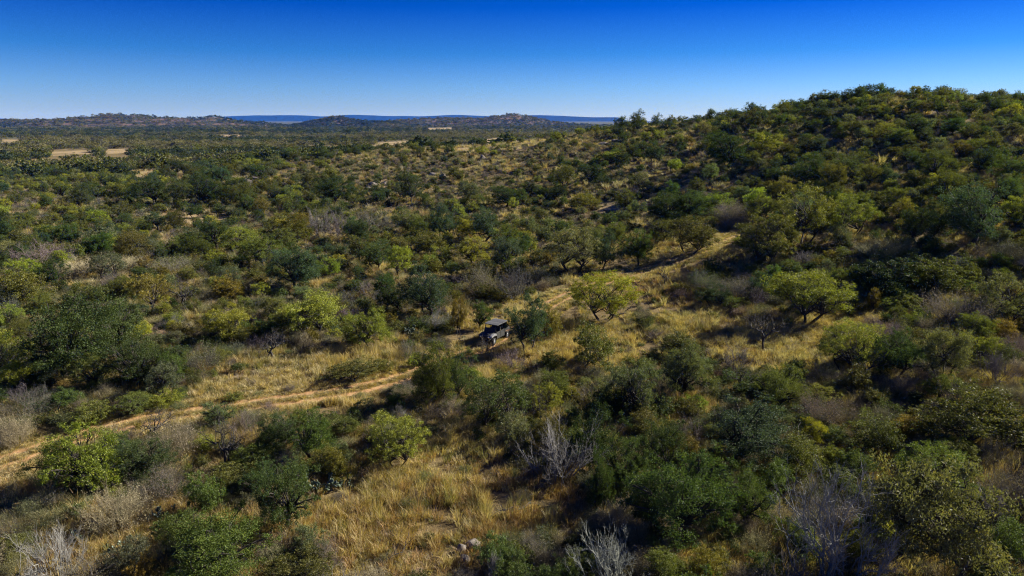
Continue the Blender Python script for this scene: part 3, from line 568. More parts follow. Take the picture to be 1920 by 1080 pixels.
HEROES = [
 # --- left, above the track
 (O, 128, 720, 165, 165, 'oak', 'largest blue-green live oak in the thicket left of the track'),
 (O, 232, 680, 125, 120, 'oak', 'dark oak at the back right of the left-hand thicket'),
 (O, 262, 730, 130, 92, 'deep', 'low spreading dark oak at the front of the left-hand thicket'),
 (O, 326, 726, 64, 68, 'leafgreen', 'small oak at the right end of the left-hand thicket'),
 (Q, 172, 732, 96, 74, 'mossy', 'sunlit moss-green tree in the middle of the left-hand thicket'),
 (O, 82, 738, 56, 56, 'deep', 'small very dark oak at the left foot of the left-hand thicket'),
 (Q, 18, 716, 90, 95, 'lime', 'lime mesquite cut by the left edge beside the dark thicket'),
 (E, 40, 572, 112, 74, 'mossy', 'broad moss-green shrub at the left edge above the lime mesquite'),
 (Q, 288, 584, 74, 74, 'gold', 'golden-green tree with a pale forked trunk above the left thicket'),
 (E, 165, 580, 78, 54, 'olive', 'olive shrub up and left of the golden-green pale-trunked tree'),
 (X_, 347, 577, 58, 66, 'grey', 'dark gnarled dead tree beside the golden-green pale-trunked tree'),
 (E, 432, 566, 55, 52, 'gold', 'golden-orange leafed shrub between dark oaks on the left'),
 (Q, 493, 563, 36, 34, 'bright', 'tiny bright lime tree right of the golden-orange shrub'),
 (O, 560, 548, 112, 84, 'teal', 'blue-grey live oak in the left middle distance'),
 (Q, 425, 642, 108, 64, 'bright', 'flat bright lime mesquite above the open grass on the left'),
 (B, 380, 696, 92, 58, 'sage', 'grey-green thorn bush below the flat bright lime mesquite'),
 (X_, 505, 674, 66, 60, 'grey', 'leafless crooked tree at the top of the open grass on the left'),
 (Q, 588, 632, 118, 84, 'lime', 'wide green mesquite right of the leafless crooked tree'),
 (E, 172, 797, 84, 52, 'mossy', 'moss-green shrub below the left-hand thicket by the track'),
 (E, 262, 768, 70, 40, 'mossy', 'small moss-green shrub beside the track below the thicket'),
 (E, 312, 764, 62, 36, 'lime', 'low yellow-green shrub at the track edge right of the thicket foot'),
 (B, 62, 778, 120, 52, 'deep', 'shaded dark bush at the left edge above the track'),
 (D_, 30, 838, 78, 80, 'fawn', 'fawn dry shrub at the left edge just above the track'),
 (D_, 150, 520, 110, 44, 'straw', 'straw-coloured dry shrub in the pale brush far left'),
 (D_, 230, 512, 96, 40, 'straw', 'second straw-coloured dry shrub in the pale brush far left'),
 (S_, 85, 496, 100, 48, 'mauve', 'mauve-grey leafless shrub at the far left middle distance'),
 (B, 320, 515, 96, 40, 'khaki', 'khaki thorn bush in the pale brush left of the blue-grey oak'),
 (O, 405, 470, 70, 62, 'oak', 'dark oak behind the pale brush on the left'),
 (Q, 445, 478, 76, 55, 'lime', 'lime tree right of the dark oak behind the pale brush'),
 (E, 190, 470, 70, 46, 'sage', 'sage-green shrub behind the straw-coloured brush'),
 (O, 290, 385, 58, 52, 'deep', 'dark oak at the left of the row behind the tan clearing'),
 (O, 345, 385, 62, 50, 'oak', 'dark oak second in the row behind the tan clearing'),
 (O, 395, 386, 66, 54, 'deep', 'biggest dark oak in the row behind the tan clearing'),
 (E, 490, 408, 34, 42, 'gold', 'golden-olive shrub at the right of the tan clearing'),
 (E, 567, 430, 44, 36, 'gold', 'round golden-olive shrub left of the mauve leafless shrubs'),
 (S_, 600, 448, 60, 60, 'mauve', 'tall mauve-grey leafless shrub in the left centre'),
 (S_, 640, 446, 66, 54, 'mauve', 'mauve-grey leafless shrub at the right of its pair'),
 (S_, 700, 432, 66, 44, 'grey', 'grey leafless shrub right of the mauve pair'),
 (O, 625, 384, 66, 50, 'oak', 'dark oak standing behind the mauve leafless shrubs'),
 (O, 770, 382, 50, 56, 'deep', 'tall dark oak at centre behind the scrub'),
 (Q, 770, 438, 64, 46, 'pale', 'pale green mesquite in front of the tall dark oak'),
 (O, 830, 452, 60, 66, 'teal', 'blue-green oak right of the pale green mesquite'),
 (O, 905, 455, 78, 66, 'teal', 'broad blue-green oak in the middle of the central thicket'),
 (E, 880, 376, 52, 34, 'sage', 'round sage-green shrub behind the central thicket'),
 (O, 950, 388, 72, 38, 'deep', 'low very dark oak behind the central thicket'),
 (E, 800, 480, 66, 52, 'olive', 'olive shrub in front of the central thicket'),
 (Q, 752, 520, 46, 58, 'bright', 'bright lime mesquite leaning beside the blue-green sapling oak'),
 (Q, 830, 500, 48, 40, 'lime', 'small lime tree between the two bright mesquites'),
 (Q, 886, 498, 70, 52, 'bright', 'bright lime mesquite crown in front of the central thicket'),
 # --- around the buggy
 (O, 800, 597, 96, 102, 'teal', 'blue-green oak with a leaning trunk up and left of the buggy'),
 (O, 736, 588, 62, 60, 'deep', 'very dark oak left of the leaning-trunk oak'),
 (S_, 966, 562, 64, 70, 'mauve', 'mauve-grey leafless bush behind the buggy'),
 (B, 905, 552, 70, 62, 'khaki', 'khaki twiggy bush left of the mauve leafless bush'),
 (Q, 860, 637, 34, 76, 'gold', 'slim yellow-green sapling just left of the buggy'),
 (O, 898, 617, 40, 52, 'leafgreen', 'little oak sapling right behind the buggy roof'),
 (O, 990, 663, 76, 112, 'teal', 'dark blue-green oak hard against the right side of the buggy'),
 (E, 1024, 640, 44, 70, 'gold', 'golden-olive shrub behind the dark oak at the buggy'),
 (E, 1030, 706, 64, 52, 'mossy', 'moss-green shrub at the foot of the dark oak by the buggy'),
 (S_, 955, 690, 70, 44, 'mauve', 'brown-grey leafless bush in front of the buggy'),
 (S_, 910, 664, 48, 34, 'mauve', 'small grey leafless bush against the front of the buggy'),
 (E, 880, 664, 22, 16, 'mossy', 'tiny green bush on the track left of the buggy nose'),
 (E, 1116, 694, 102, 92, 'mossy', 'round moss-green tree right of the buggy oak'),
 (Q, 1131, 600, 104, 92, 'bright', 'round bright lime tree alone in golden grass beyond the buggy', 6),
 (Q, 692, 655, 88, 78, 'lime', 'lime mesquite left of the buggy across the grass'),
 (E, 664, 712, 112, 50, 'olive', 'low olive shrub beside the track left of the buggy'),
 (E, 715, 700, 40, 30, 'mossy', 'small moss-green bush at the end of the low olive shrub'),
 (Q, 1076, 510, 94, 82, 'pale', 'pale green tree with a dark trunk on the far side of the track'),
 (O, 1128, 502, 62, 68, 'teal', 'grey-green oak touching the pale green dark-trunked tree'),
 (O, 1196, 500, 58, 68, 'leafgreen', 'neat round oak standing at the far edge of the grass track'),
 (B, 1010, 530, 62, 40, 'sage', 'sage thorn bush left of the pale green dark-trunked tree'),
 (E, 1294, 474, 92, 68, 'olive', 'wide golden-olive shrub at the top of the grass track'),
 (X_, 1247, 541, 26, 60, 'grey', 'small dark dead snag beside the grass track'),
 (O, 1240, 424, 84, 62, 'deep', 'left dark oak of the clump behind the golden-olive shrub'),
 (O, 1290, 416, 84, 58, 'oak', 'right dark oak of the clump behind the golden-olive shrub'),
 (O, 1170, 394, 44, 40, 'olive', 'small flat-topped golden tree by the pale bare patch'),
 (E, 1093, 396, 58, 38, 'gold', 'flat golden-olive shrub left of the pale bare patch'),
 (O, 1108, 352, 58, 44, 'deep', 'dark oak on the slope above the pale bare patch'),
 (E, 1056, 352, 48, 42, 'mossy', 'moss-green shrub on the slope left of the dark slope oak'),
 (O, 1228, 308, 38, 40, 'teal', 'round blue-green oak above the sandy bank on the slope'),
 # --- right, above the track
 (Q, 1500, 462, 122, 110, 'lime', 'big lime mesquite with dark limbs at the foot of the hill'),
 (Q, 1436, 494, 112, 90, 'mossy', 'moss-green mesquite left of the big lime one'),
 (Q, 1596, 442, 84, 78, 'lime', 'lime mesquite right of the big lime one'),
 (B, 1368, 426, 70, 56, 'grey', 'dark grey thorn bush right of the golden-olive shrub'),
 (O, 1728, 456, 84, 72, 'deep', 'very dark oak left of the great blue-green hillside oak'),
 (O, 1822, 462, 140, 116, 'teal', 'great blue-green live oak on the lower right hillside'),
 (D_, 1655, 490, 110, 52, 'khaki', 'khaki dry shrub below the great hillside oak'),
 (Q, 1905, 430, 70, 60, 'lime', 'lime mesquite at the right edge behind the great hillside oak'),
 (D_, 1890, 492, 90, 46, 'khaki', 'khaki dry shrub at the right edge below the great oak'),
 (Q, 1514, 602, 150, 96, 'lime', 'layered bright lime mesquite in the right centre grass'),
 (X_, 1433, 660, 84, 78, 'grey', 'dark leafless tree with a thick trunk in the right centre grass'),
 (B, 1380, 562, 96, 52, 'grey', 'dark grey bush left of the layered lime mesquite'),
 (B, 1320, 548, 76, 48, 'sage', 'grey-sage bush at the right edge of the grass track'),
 (Q, 1590, 700, 110, 100, 'lime', 'half-dead mesquite with lime leaves on its left side'),
 (X_, 1612, 724, 100, 78, 'grey', 'dead forked trunk tangled into the half-dead mesquite'),
 (Q, 1766, 712, 92, 100, 'pale', 'small pale mesquite with a reddish trunk on the right'),
 (Q, 1893, 614, 116, 100, 'pale', 'pale mesquite at the right edge in front of shadow'),
 (X_, 1387, 734, 62, 62, 'grey', 'small dark gnarled snag right of the moss-green tree'),
 (Q, 1637, 588, 26, 46, 'gold', 'slender golden sapling right of the layered lime mesquite'),
 (E, 1710, 616, 36, 34, 'lime', 'small lime shrub in the shadow on the right'),
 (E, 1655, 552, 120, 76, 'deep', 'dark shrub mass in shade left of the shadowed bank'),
 (E, 1745, 545, 120, 72, 'olive', 'olive shrub in shade below the great hillside oak'),
 (B, 1790, 610, 130, 76, 'grey', 'wide grey-brown bush in shade on the right'),
 (B, 1890, 676, 90, 52, 'mauve', 'mauve-grey bush at the right edge halfway down'),
 (E, 1262, 676, 86, 66, 'olive', 'olive shrub right of the round moss-green tree'),
 (Q, 1275, 760, 96, 118, 'sage', 'tall open sage-green mesquite right of centre'),
 (Q, 1180, 790, 110, 110, 'sage', 'open grey-green mesquite with dark trunks right of centre'),
 (X_, 1208, 800, 64, 112, 'grey', 'tall dark dead tree against the open grey-green mesquite'),
 # --- foreground left
 (Q, 172, 920, 165, 125, 'lime', 'wide lime mesquite with a black crooked trunk in the left foreground'),
 (X_, 284, 826, 74, 70, 'grey', 'leafless black snag beside the track at left'),
 (X_, 428, 884, 66, 116, 'grey', 'tall black dead tree in front of the track'),
 (D_, 330, 868, 104, 92, 'fawn', 'fawn dry shrub between the two black dead trees'),
 (E, 385, 852, 50, 44, 'lime', 'small yellow-green bush left of the tall black dead tree'),
 (O, 520, 850, 92, 80, 'oak', 'left oak of the twin oaks below the track'),
 (O, 592, 868, 92, 100, 'leafgreen', 'right oak of the twin oaks below the track with a bare trunk'),
 (E, 400, 962, 84, 90, 'leafgreen', 'rounded dark green shrub in the left foreground'),
 (O, 530, 1004, 118, 140, 'oak', 'tall dark oak in front of the twin oaks'),
 (D_, 222, 992, 130, 98, 'fawn', 'fawn twiggy shrub below the wide lime mesquite'),
 (B, 300, 932, 130, 70, 'grey', 'grey-brown thorn bush between foreground lime mesquite and dark shrub'),
 (S_, 108, 1098, 120, 120, 'silver', 'pale leafless shrub in the bottom left corner'),
 (B, 160, 1110, 150, 80, 'khaki', 'khaki brush spreading in the bottom left corner'),
 (O, 398, 1108, 215, 140, 'leafgreen', 'large leafy green oak at the bottom edge left'),
 (S_, 352, 1112, 70, 60, 'silver', 'small silvery shrub at the bottom edge before the leafy oak'),
 (E, 560, 1100, 120, 70, 'olive', 'olive shrub at the bottom edge right of the leafy oak'),
 (B, 610, 1060, 80, 64, 'mauve', 'mauve-grey brush at the edge of the foreground grass'),
 (E, 320, 1010, 50, 34, 'leafgreen', 'small green bush behind the large leafy bottom oak'),
 # --- foreground centre
 (Q, 742, 872, 112, 98, 'lime', 'leaning lime mesquite with a curved dark trunk in foreground grass'),
 (O, 746, 782, 48, 48, 'leafgreen', 'small dark bush oak at the lower edge of the track'),
 (O, 800, 764, 92, 128, 'olive', 'tall olive oak over the track in front of the buggy'),
 (O, 850, 752, 72, 96, 'oak', 'dark oak right of the tall olive oak over the track'),
 (E, 880, 720, 56, 40, 'lime', 'little lime bush between the track oaks and the buggy'),
 (Q, 935, 804, 112, 108, 'leafgreen', 'bushy mid-green mesquite below the buggy'),
 (X_, 1015, 800, 30, 84, 'grey', 'thin dark dead sapling right of the bushy mid-green mesquite'),
 (S_, 1046, 900, 150, 122, 'silver', 'big silvery leafless shrub in the centre foreground'),
 (O, 1128, 970, 60, 120, 'deep', 'slim dark tree with a bare trunk right of the silvery shrub'),
 (O, 1108, 886, 110, 125, 'deep', 'dark oak right behind the big silvery shrub'),
 (O, 1172, 938, 92, 112, 'oak', 'dark oak between the silvery shrub and the massive oak'),
 (S_, 1142, 1102, 150, 118, 'silver', 'silvery leafless shrub at the bottom edge right of centre'),
 (E, 968, 1104, 84, 74, 'leafgreen', 'green bush at the bottom edge left of the silvery shrub'),
 (S_, 930, 1100, 50, 60, 'silver', 'small grey leafless shrub beside the bottom-edge green bush'),
 (E, 1066, 1112, 56, 60, 'leafgreen', 'small green bush at the bottom edge by the silvery shrub'),
 (E, 1250, 1108, 100, 80, 'mossy', 'moss-green shrub at the bottom edge right of the silvery shrub'),
 (O, 1238, 905, 110, 120, 'deep', 'very dark oak behind the foreground oak right of centre'),
 (O, 1300, 1020, 200, 170, 'oak', 'massive dark oak in the right centre foreground'),
 (O, 1215, 1000, 110, 110, 'deep', 'very dark low oak left of the massive foreground oak'),
 (O, 1395, 985, 110, 100, 'leafgreen', 'green oak right of the massive foreground oak'),
 # --- foreground right
 (O, 1385, 872, 180, 128, 'teal', 'broad blue-green oak in the right foreground behind the grey tree'),
 (S_, 1555, 1092, 225, 225, 'silver', 'big grey leafless tree at the bottom right of centre'),
 (Q, 1728, 1085, 235, 235, 'pale', 'large pale feathery mesquite with dark limbs at bottom right'),
 (E, 1815, 836, 195, 125, 'olive', 'wide olive dome of a shrub at the right'),
 (E, 1640, 856, 112, 88, 'olive', 'olive shrub left of the wide olive dome'),
 (B, 1895, 956, 110, 100, 'grey', 'grey thorn bush at the right edge in the foreground'),
 (B, 1535, 802, 110, 76, 'mauve', 'dark brown brush left of the olive shrubs'),
 (Q, 1784, 892, 90, 66, 'mossy', 'small mesquite in front of the wide olive dome'),
 (E, 1560, 876, 50, 46, 'lime', 'small lime bush behind the big grey leafless tree'),
 (E, 1322, 1098, 70, 80, 'gold', 'golden-olive shrub at the bottom edge beside the massive oak'),
 (E, 1880, 1060, 110, 110, 'leafgreen', 'dark green shrub in the bottom right corner'),
 (B, 1460, 1000, 96, 70, 'khaki', 'khaki brush left of the big grey leafless tree'),
 (E, 1460, 930, 84, 74, 'leafgreen', 'green shrub between the blue-green oak and the grey tree'),
 # --- skyline and hillside
 (O, 1632, 184, 34, 34, 'deep', 'rounded tree left of the tallest clump on the hilltop'), (O, 1658, 178, 46, 40, 'oak', 'tallest tree on the hilltop skyline'), (O, 1686, 180, 28, 28, 'oak', 'small tree right of the tallest one on the hilltop'),
 (O, 1766, 184, 46, 30, 'deep', 'dark tree on the skyline right of the bald hilltop'), (O, 1590, 190, 22, 20, 'oak', 'small skyline tree left of the hilltop clump'), (O, 1606, 190, 24, 24, 'deep', 'dark skyline tree next to the hilltop clump'),
 (O, 1840, 190, 38, 26, 'oak', 'skyline tree nearest the right edge but one'), (O, 1905, 192, 32, 22, 'deep', 'skyline tree at the right edge'), (O, 1392, 214, 36, 34, 'oak', 'rounded skyline tree on the shoulder of the hill'),
 (O, 1360, 222, 24, 32, 'teal', 'slim skyline tree on the shoulder of the hill'), (O, 1195, 240, 32, 34, 'oak', 'dark tree where the hill meets the far mesa'), (O, 1230, 238, 26, 24, 'teal', 'tree right of the one where hill meets mesa'), (O, 1165, 246, 24, 26, 'oak', 'small tree left of the one where hill meets mesa'),
 (O, 1362, 318, 92, 66, 'deep', 'dark oak clump casting shade low on the hillside'), (Q, 1432, 290, 50, 40, 'bright', 'bright lime tree above right of the shade-casting hillside oak'),
 (O, 1520, 350, 76, 60, 'deep', 'dark oak above the big lime mesquite'), (O, 1580, 345, 80, 54, 'oak', 'dark oak right of the one above the big lime mesquite'), (Q, 1605, 258, 50, 32, 'mossy', 'moss-green tree in the middle of the hillside'),
 (O, 1720, 262, 60, 44, 'deep', 'dark oak in the middle of the right hillside'), (Q, 1680, 276, 46, 36, 'lime', 'lime tree beside the dark oak in the middle of the hillside'),
 (O, 1840, 330, 70, 52, 'deep', 'dark oak above the great blue-green hillside oak'), (Q, 1800, 295, 50, 30, 'gold', 'golden tree higher up behind the great hillside oak'),
]
for h_ in HEROES: hero(*h_)
# ------------------------------------------------------------------ the rest of the scrub
SIZES = {O: ((2.2, 6.2), (.65, 1.0)), Q: ((2.2, 5.4), (.65, 1.0)), E: ((1.2, 3.6), (.6, 1.05)), B: ((1.5, 3.4), (.5, .75)), D_: ((1.1, 2.3), (.6, .95)), S_: ((2.0, 3.2), (.65, .9))}
TSETS = {O: ['oak', 'oak', 'teal', 'deep', 'olive', 'leafgreen', 'olive', 'oak'], Q: ['lime', 'pale', 'mossy', 'mossy', 'lime', 'bright', 'sage'], E: ['olive', 'mossy', 'olive', 'gold', 'leafgreen', 'sage', 'mossy'],
         B: ['grey', 'sage', 'khaki', 'mauve', 'sage'], D_: ['straw', 'fawn', 'khaki', 'straw'], S_: ['mauve', 'grey', 'grey']}
cell = {}
def cell_add(x, y, r): cell.setdefault((int(x // 6), int(y // 6)), []).append((x, y, r))
for x, y, r in placed: cell_add(x, y, r)
for t in track[::2]: cell_add(t[0], t[1], 1.5)
BUG = ground(925, 645)
cell_add(BUG[0], BUG[1], 2.6)
CACTI = [(600, 916, 50, 44), (648, 914, 26, 20), (158, 1010, 46, 34), (225, 1036, 44, 34), (312, 972, 40, 30), (772, 632, 20, 22)]
CG = [ground(c[0], c[1]) for c in CACTI]
for c in CG: cell_add(c[0], c[1], 1.9); cell_add(c[0] - .2, c[1] - 2.6, 1.4)
def free(x, y, r, ov):
    cx, cy_ = int(x // 6), int(y // 6)
    for i in (-1, 0, 1):
        for j in (-1, 0, 1):
            for a, b, s in cell.get((cx + i, cy_ + j), ()):
                if (a - x) ** 2 + (b - y) ** 2 < (ov * (r + s)) ** 2: return False
    return True
def hidden(x, y, z):
    t = np.linspace(.15, .97, 40); return bool(np.any(H(x * t, y * t) > CAM_H + (z - CAM_H) * t))
cand = []
n_near, n_try = 9000, 32000
u = prng.uniform(0, 1, n_try); ys = np.sqrt(88 ** 2 + u * (330 ** 2 - 88 ** 2)); ys[:n_near] = np.sqrt(26 ** 2 + u[:n_near] * (88 ** 2 - 26 ** 2)); xs = prng.uniform(-.82, .82, n_try) * ys + prng.uniform(-4, 10, n_try)
order = np.argsort(prng.uniform(0, 1, n_try) + (ys > 110) * .0)
cl_a, cl_b, cl_d = fbm(xs, ys, 30, 51, 3), fbm(xs, ys, 22, 61, 3), fbm(xs, ys, 38, 71, 3)
for k in order:
    x, y = float(xs[k]), float(ys[k]); z = float(H(x, y)); px, py, f = project(x, y, z)
    near = y < 88
    op = any(hit(px, py, p) for p in OPEN); pale = any(hit(px, py, p) for p in PALE)
    if pale and prng.uniform() < .7: continue
    if 860 < px < 1000 and 615 < py < 730: continue
    left = px < 640 and py > 290; hillside = px > 1150 and py < 430
    w = dict(zip((O, Q, E, B, D_, S_), (.20, .17, .31, .16, .11, .05) if left else (.24, .18, .30, .13, .13, .02) if hillside else (.22, .15, .25, .15, .21, .02)))
    if near: w = dict(zip((O, Q, E, B, D_, S_), (.05, .07, .32, .32, .18, .06)))
    w[O] *= .35 + 1.9 * max(0, cl_a[k] - .3) * 1.6; w[D_] *= .3 + 2.5 * max(0, cl_b[k] - .35) * 1.6; w[Q] *= .4 + 2 * max(0, .75 - cl_a[k])
    p_ = np.array(list(w.values())); kind = list(w)[int(prng.choice(6, p=p_ / p_.sum()))]
    (a, b), (c, d) = SIZES[kind]; q_ = prng.uniform() ** 1.3; W_ = a + (b - a) * q_; Hh = W_ * prng.uniform(c, d)
    if y > 120: W_ *= .84; Hh *= .84
    if left and kind == O and cl_a[k] > .52: W_ *= 1.3; Hh *= 1.25
    if near and px > 1130 and py > 640: W_ *= 1.2; Hh *= 1.2
    if near and kind in (O, Q): W_ *= .7; Hh *= .7
    if near and kind in (B, E): W_ *= .9; Hh *= .75
    if op:
        if prng.uniform() > .10 or kind in (O, Q): continue
        W_ *= .55; Hh *= .5; kind = B if kind == S_ else kind
    centre = 640 <= px <= 1380 and 255 < py < 420
    cover = .48 if near else (.54 if left else .49 if hillside else .70)
    if (centre or (hillside and px < 1330)) and cl_d[k] > .47 and kind in (O, Q, E) and prng.uniform() < .74: continue
    if left and cl_d[k] > .56 and kind in (O, Q, E) and prng.uniform() < .7: continue
    hp = Hh * FPX / f                                          # keep clearings in sight
    if any(hit(px, py - q_ * hp, p) for p in PALE for q_ in (.45, .85)) and prng.uniform() < .6: continue
    if not op and any(hit(px, py - .5 * hp, p) for p in OPEN) and prng.uniform() < .8: continue
    if not free(x, y, W_ / 2, cover): continue
    cell_add(x, y, W_ / 2)
    if hidden(x, y, z + Hh): continue
    cand.append((kind, x, y, W_, Hh, px, py, f, op))
LAND = [(925, 630, 'the buggy'), (1131, 560, 'the round bright lime tree'), (1000, 610, 'the dark buggy-side oak'), (128, 640, 'the big left-hand oak thicket'), (560, 755, 'the bare dirt ruts'), (172, 860, 'the black-trunked lime mesquite'),
        (428, 830, 'the tall black dead tree'), (560, 810, 'the twin oaks'), (742, 830, 'the leaning lime mesquite'), (1046, 850, 'the big silvery foreground shrub'), (1300, 960, 'the massive dark foreground oak'), (1555, 1000, 'the big grey leafless tree'),
        (1728, 980, 'the large pale feathery mesquite'), (1815, 780, 'the wide olive dome'), (1385, 810, 'the broad foreground oak'), (1514, 560, 'the layered lime mesquite'), (1433, 620, 'the thick dark leafless tree'), (1600, 680, 'the half-dead mesquite'),
        (1893, 570, 'the right-edge pale mesquite'), (1822, 400, 'the great hillside oak'), (1500, 410, 'the big lime mesquite'), (1294, 440, 'the wide golden-olive shrub'), (1196, 470, 'the neat round oak'), (1076, 470, 'the pale green dark-trunked tree'),
        (800, 550, 'the leaning-trunk oak'), (886, 475, 'the bright lime central crown'), (640, 420, 'the mauve leafless pair'), (770, 350, 'the tall dark central oak'), (1145, 388, 'the pale bare patch'), (1228, 290, 'the sandy-bank oak'), (1362, 290, 'the shade-casting hillside oak'),
        (1658, 165, 'the tallest hilltop tree'), (1766, 172, 'the bald hilltop'), (1392, 198, 'the hill shoulder tree'), (1195, 222, 'the hill-and-mesa junction'), (1605, 245, 'the moss-green tree mid-hillside'), (1720, 245, 'the dark oak mid-hillside'), (1550, 320, 'the twin hillside oaks'),
        (350, 365, 'the dark oak row'), (350, 412, 'the tan clearing'), (490, 345, 'the black rock ledge'), (170, 287, 'the golden field'), (190, 515, 'the pale straw brush far left'), (560, 510, 'the blue-grey oak on the left'), (288, 550, 'the pale-trunked tree'), (860, 285, 'the sandy rise'), (960, 262, 'the red-earth crest'),
        (430, 615, 'the flat bright lime mesquite'), (690, 620, 'the buggy-side mesquite'), (905, 425, 'the broad central blue-green oak'), (85, 475, 'the mauve shrub far left'), (60, 370, 'the dense left-hand wood'), (200, 340, 'the golden-field wood'), (1900, 250, 'the right hillside end'), (1480, 240, 'the upper left slope')]
def wc(t): return len(t.replace('-', ' ').split())
def size_word(kind, W_):
    (a, b), _ = SIZES[kind]; t = (W_ - a) / (b - a); return 'small' if t < .22 else 'large' if t > .62 else 'medium'
def auto_label(kind, tint, W_, px, py):
    d = [(((px - a) / 1.0) ** 2 + ((py - b) * 1.5) ** 2, a, b, s) for a, b, s in LAND]; _, a, b, s = min(d); dx, dy = px - a, (py - b) * 1.5
    dist = math.hypot(dx, dy); ang = math.degrees(math.atan2(-dy, dx)) % 360
    rel = ['right of', 'up and right of', 'above', 'up and left of', 'left of', 'down and left of', 'below', 'down and right of'][int((ang + 22.5) // 45) % 8]
    pre = 'close ' if dist < 45 else 'well ' if dist > 95 else ''
    lb = f'{size_word(kind, W_)} {TINT[tint][1]} {KIND[kind][0]} {pre}{rel} {s}'
    return lb if wc(lb) <= 15 else lb.replace(' ' + pre + rel, ' ' + rel)
cand.sort(key=lambda c: -(c[3] * c[4]) / c[7] ** 2)
extra = []
GROUPS = {O: 'live oaks scattered through the scrub', Q: 'mesquites scattered through the scrub', E: 'leafy shrubs scattered through the scrub', B: 'thorn bushes scattered through the scrub', D_: 'dry shrubs scattered through the scrub', S_: 'bare shrubs scattered through the scrub'}
CAP = 260
used_tint = fbm(np.array([c[1] for c in cand]), np.array([c[2] for c in cand]), 24, 91, 2)
specs, seen_n = [], {}
for k, (kind, x, y, W_, Hh, px, py, f, op) in enumerate(cand):
    ts = TSETS[kind]; tint = ts[int(np.clip((used_tint[k] - .5) * 1.6 + .5 + prng.normal(0, .28), 0, .999) * len(ts))] if prng.uniform() < .6 else ts[int(prng.integers(len(ts)))]
    if kind in (B, D_) and y > 70 and prng.uniform() < .35: tint = 'khaki'
    inside = -15 < px < 1935 and py < 1110
    if inside and count.get(kind, 0) + seen_n.get(kind, 0) < CAP and Hh * FPX / f > 6:
        seen_n[kind] = seen_n.get(kind, 0) + 1; r_ = Hh / W_; lb = auto_label(kind, tint, W_, px, py); lb = lb if wc(lb) > 15 else ('squat ' if r_ < .62 else 'tall ' if r_ > .9 else '') + lb; specs.append([kind, x, y, W_, Hh, tint, lb, px, f])
    else: extra.append((kind, x, y, W_, Hh, tint))
same = {}
for sp_ in specs: same.setdefault(sp_[6], []).append(sp_)
ORD = {2: ['left one of two', 'right one of two'], 3: ['leftmost of three', 'middle of three', 'rightmost of three'], 4: ['leftmost of four', 'second of four', 'third of four', 'rightmost of four']}
for lb, g_ in same.items():
    if len(g_) in ORD and wc(lb) <= 12:
        for sp_, w in zip(sorted(g_, key=lambda q: q[7]), ORD[len(g_)]): sp_[6] = lb + ', ' + w
for kind, x, y, W_, Hh, tint, lb, px, f in specs:
    plant(kind, x, y, W_, Hh, tint, lb, GROUPS[kind], parts=(Hh * FPX / f > 34), jit=.2)
print('individual plants', count, 'extra', len(extra))

# ------------------------------------------------------------------ things nobody could count: geometry-node scatter
def scatter(name, label, protos, P, idx, rot, scl, tint):
    col = bpy.data.collections.new(name + '_shapes')        # shapes live only in this unlinked collection
    for k, me in enumerate(protos):
        o = bpy.data.objects.new(f'{name}_{k:03d}', me); col.objects.link(o)
    me = bpy.data.meshes.new(name); me.vertices.add(len(P)); me.vertices.foreach_set('co', np.asarray(P, np.float32).ravel())
    for n_, ty, d in (('idx', 'INT', idx), ('rot', 'FLOAT_VECTOR', rot), ('scl', 'FLOAT_VECTOR', scl), ('tint', 'FLOAT_VECTOR', tint)):
        a = me.attributes.new(n_, ty, 'POINT'); a.data.foreach_set('value' if ty == 'INT' else 'vector', np.ascontiguousarray(d, np.int32 if ty == 'INT' else np.float32).ravel())
    me.update(); o = obj(name, me); tag(o, label, kind='stuff')
    ng = bpy.data.node_groups.new(name, 'GeometryNodeTree')
    ng.interface.new_socket('Geometry', in_out='INPUT', socket_type='NodeSocketGeometry'); ng.interface.new_socket('Geometry', in_out='OUTPUT', socket_type='NodeSocketGeometry')
    n, l = ng.nodes, ng.links.new
    gi, go = n.new('NodeGroupInput'), n.new('NodeGroupOutput'); ci = n.new('GeometryNodeCollectionInfo'); ci.inputs[0].default_value = col; ci.inputs[1].default_value = True; ci.inputs[2].default_value = True
    ip = n.new('GeometryNodeInstanceOnPoints'); ip.inputs['Pick Instance'].default_value = True
    def na(nm, ty):
        x = n.new('GeometryNodeInputNamedAttribute'); x.data_type = ty; x.inputs[0].default_value = nm; return x.outputs[0]
    er = n.new('FunctionNodeEulerToRotation'); l(na('rot', 'FLOAT_VECTOR'), er.inputs[0])
    l(gi.outputs[0], ip.inputs['Points']); l(ci.outputs[0], ip.inputs['Instance']); l(na('idx', 'INT'), ip.inputs['Instance Index']); l(er.outputs[0], ip.inputs['Rotation']); l(na('scl', 'FLOAT_VECTOR'), ip.inputs['Scale'])
    l(ip.outputs[0], go.inputs[0])
    md = o.modifiers.new('scatter', 'NODES'); md.node_group = ng
    return o
# overflow of the mid-distance scrub
protos, where = [], {}
for kd in SIZES:
    where[kd] = len(protos); protos += [s.joint for s in SH[kd]]
if extra:
    P, I, Rr_, Sc, T = [], [], [], [], []
    for kd, x, y, W_, Hh, tint in extra:
        v = int(prng.integers(len(SH[kd]))); s = SH[kd][v]; P.append((x, y, float(H(x, y)) - .04)); I.append(where[kd] + v); Rr_.append((0, 0, prng.uniform(0, 6.28))); Sc.append((W_ / s.W, W_ / s.W, Hh / s.H)); T.append(np.array(TINT[tint][0]) * prng.uniform(.8, 1.2))
    scatter('distant_scrub', 'mixed scrub filling the gaps on the slopes', protos, P, I, Rr_, Sc, T)
